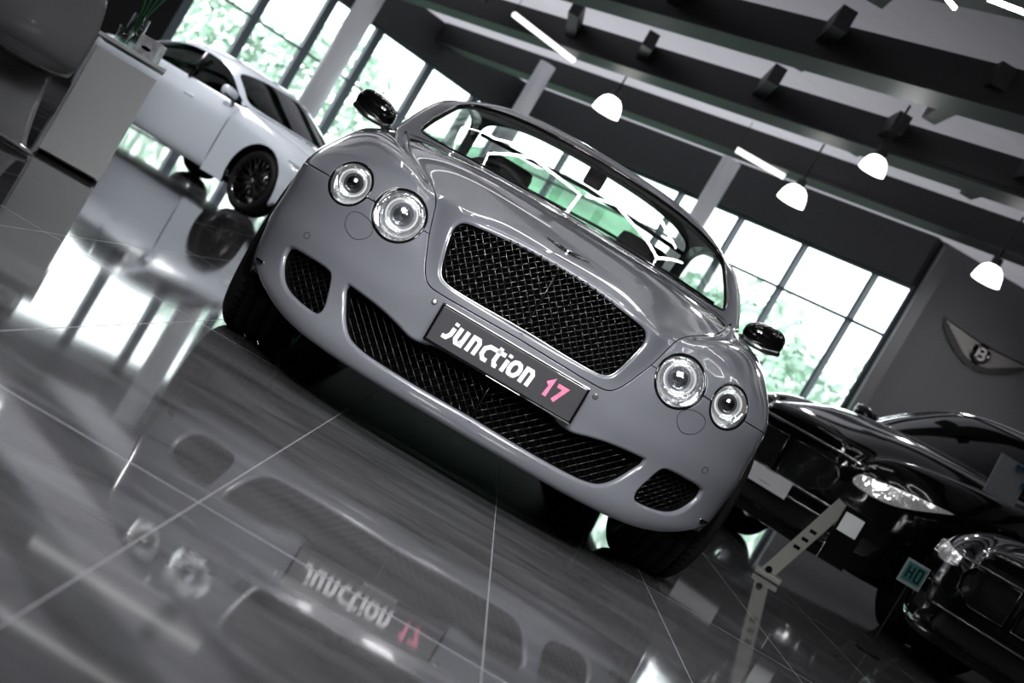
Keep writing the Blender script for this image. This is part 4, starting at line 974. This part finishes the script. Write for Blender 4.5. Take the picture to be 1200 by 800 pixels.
for i in range(9):
    bm = bmesh.new(); rn = random.Random(50+i); X = -17+4.35*i
    if 2 <= i <= 4: continue

    for k in range(1150):
        p = Vector((rn.uniform(-1.95, 1.95), rn.uniform(-.6, .6), rn.uniform(0, 1)**.8*(4.2+.6*math.sin(i*1.7+rn.uniform(-1.4, 1.4))))); s = rn.uniform(.12, .25); n = Vector((rn.gauss(0, 1), rn.gauss(0, 1), rn.gauss(0, 1))).normalized(); u1 = n.orthogonal().normalized()*s; u2 = n.cross(u1)
        bm.faces.new([bm.verts.new(p+w_) for w_ in (u1, u2*.7, -u1, -u2*.7)])
    o = obj('hedge', bm, M['leaf'], None, False, (X, 43, -.12)); tag(o, 'leafy green hedge section outside beyond the lawn', 'hedge', 'hedge sections beyond the lawn')
# ================================================================== LIGHT
w = bpy.data.worlds.new('sky'); bpy.context.scene.world = w; w.use_nodes = True; nt = w.node_tree
bg = nt.nodes['Background']; tc = nt.nodes.new('ShaderNodeTexCoord'); sp = nt.nodes.new('ShaderNodeSeparateXYZ'); cr = nt.nodes.new('ShaderNodeValToRGB')
nt.links.new(tc.outputs['Generated'], sp.inputs[0]); nt.links.new(sp.outputs[2], cr.inputs[0]); nt.links.new(cr.outputs[0], bg.inputs[0])
cr.color_ramp.elements[0].position = .0; cr.color_ramp.elements[0].color = (.82, .92, .86, 1); cr.color_ramp.elements[1].position = .25; cr.color_ramp.elements[1].color = (.93, .97, 1, 1)
bg.inputs[1].default_value = 3.2
def area(loc, rot, size, e, col=(1, 1, 1), sy=None):
    ld = bpy.data.lights.new('fill_light', 'AREA'); ld.shape = 'RECTANGLE'; ld.size = size; ld.size_y = sy or size; ld.energy = e; ld.color = col  # unseen fill light added to brighten the hall, no real fitting
    o = bpy.data.objects.new('fill_light', ld); COL.objects.link(o); o.location = loc; o.rotation_euler = rot; return o
area((0, -2.6, 3.9), (math.radians(30), 0, 0), 3.0, 90, (.97, .98, 1), 1.4)
def spot(loc, tgt, e, ang=50, r=.05):
    ld = bpy.data.lights.new('fill_spot', 'SPOT'); ld.energy = e; ld.spot_size = math.radians(ang); ld.spot_blend = .8; ld.shadow_soft_size = r  # added fill spot, brightens the cars, floor and wall from out of view
    o = bpy.data.objects.new('fill_spot', ld); COL.objects.link(o); o.location = loc; o.rotation_euler = (Vector(tgt)-Vector(loc)).to_track_quat('-Z', 'Y').to_euler()
spot((-5.2, 7.0, 3.8), (-3.0, 10.6, .5), 520, 60); spot((5.5, 10.5, 3.8), (4.8, 14.5, 1.2), 160, 70)
spot((-.3, -3.0, 3.8), (-.5, -1.3, 0), 230, 52, .3); spot((-.8, -5.6, 3.6), (0, .4, .7), 760, 34, .5); spot((1.2, -5.6, 3.6), (.2, .4, .7), 620, 34, .5)
area((-6, 12.5, 3.7), (0, 0, 0), 2.0, 120)
# LED tube fittings in hexagons over the coupe (they show as bright lines in its screen and bonnet)
led = emat('led_tube', (1, 1, 1), 12.); ledw = emat('led_strip_dim', (1, 1, 1), 1.9); leds = emat('led_strip_soft', (1, 1, 1), 1.3)
def led_fix(name, pts_list, label, group='LED tube lights hung in hexagons', r=.016, m=None):
    c = pts_list[0][0]; e = empty(name, c, 0, label, 'light', group); c = Vector(c)
    for pts in pts_list:
        bm = bmesh.new(); tube(bm, [Vector(p)-c for p in pts], r, 8); obj('led_tube', bm, m or led, e, True)
        p = Vector(pts[0])-c; bm = bmesh.new(); tube(bm, [p, (p.x, p.y, 4.2-c.z)], .004, 5); obj('hanging_wire', bm, M['plastic'], e)
def hexa(cx, cy, R, z, ph=0): return [(cx+R*math.cos(ph+i*PI/3), cy+R*math.sin(ph+i*PI/3), z) for i in range(7)]
zz = 3.55
def Z_(l): return [(x, y, zz) for x, y in l]
led_fix('led_light', [Z_([(-1.9, 3.9), (-1.87, 5.17), (-1.25, 4.55), (-.69, 4.34), (-.1, 4.09), (-.12, 3.35)]), Z_([(-1.33, 3.5), (-1.24, 4.21), (-.69, 4.34)])], 'white LED tube light in open hexagons, mirrored in the left of the windscreen')
led_fix('led_light', [Z_([(-.05, 4.12), (.25, 4.33), (.96, 4.2), (1.0, 3.7)]), Z_([(.25, 4.33), (.7, 4.62), (1.1, 4.6)]), Z_([(.96, 4.2), (1.3, 4.55)])], 'white LED tube light in open hexagons, mirrored in the right of the windscreen')
led_fix('led_light', [Z_([(1.38, 4.1), (1.75, 3.9), (2.3, 4.1)])], 'white LED tube just entering the top right corner of the picture')
W_ = ['left', 'centre', 'right']
for i in (1, 2): led_fix('led_light', [hexa(-2.6+2.6*i, 1.6, .75, zz, PI/6)], 'closed white LED hexagon above the bonnet, '+W_[i]+' one')
led_fix('led_light', [hexa(3.7, 3.1, .6, zz, .2)], 'small white LED hexagon above the nearer black car')
led_fix('led_strip', [Z_([(-2.9, 9.0), (-1.05, 8.8)])], 'straight LED strip deep in the hall over the white coupe side', 'straight LED strip lights', .025, ledw)
led_fix('led_strip', [Z_([(-2.6, 7.0), (-.2, 6.8)])], 'straight LED strip over the rear of the grey coupe', 'straight LED strip lights', .02, ledw)
for j, y in enumerate((-6.5, -4.9, -3.3)):
    led_fix('led_strip', [[(-4.5, y, 3.7), (4.5, y, 3.7)]], ['rearmost', 'middle', 'front'][j]+' long straight LED strip light behind the photographer', 'straight LED strip lights', .02, ledw)
for a_, b_, lab in (((602, 18), (672, 72), 'slim bright strip light on the ceiling beams left of centre'), ((862, 176), (918, 208), 'slim bright strip light on the ceiling beams right of centre')):
    P3 = []
    for q in (a_, b_):
        A_, B_ = q[0]-600, q[1]-400; u_ = A_*math.cos(math.radians(30.55))+B_*math.sin(math.radians(30.55)); v_ = A_*math.sin(math.radians(30.55))-B_*math.cos(math.radians(30.55)); D_ = 3.18*1720/(v_-37); P3.append((u_*D_/1720, D_-4.53, 3.78))
    led_fix('led_strip', [P3], lab, 'straight LED strip lights', .04, leds)
# ================================================================== CAMERA
f = 1720.; R_ = math.radians(30.55); P_ = math.atan(37/f)
cd = bpy.data.cameras.new('camera'); cam = bpy.data.objects.new('camera', cd); COL.objects.link(cam)
fw = Vector((0, math.cos(P_), -math.sin(P_))); up0 = Vector((0, math.sin(P_), math.cos(P_))); r0 = Vector((1, 0, 0))
ii = math.cos(R_)*r0+math.sin(R_)*up0; jj = -math.sin(R_)*r0+math.cos(R_)*up0
mw = Matrix((ii, jj, -fw)).transposed().to_4x4(); mw.translation = Vector((0, -4.53, .6)); cam.matrix_world = mw
cd.lens = f*36/1200; cd.sensor_width = 36; cd.clip_end = 400; cd.clip_start = .05
cd.dof.use_dof = True; cd.dof.focus_distance = 4.75; cd.dof.aperture_fstop = 4.0
bpy.context.scene.camera = cam
vs_ = bpy.context.scene.view_settings
vs_.view_transform = 'Standard'; vs_.exposure = .22; vs_.gamma = 1.

try: vs_.look = 'Medium High Contrast'
except Exception: pass
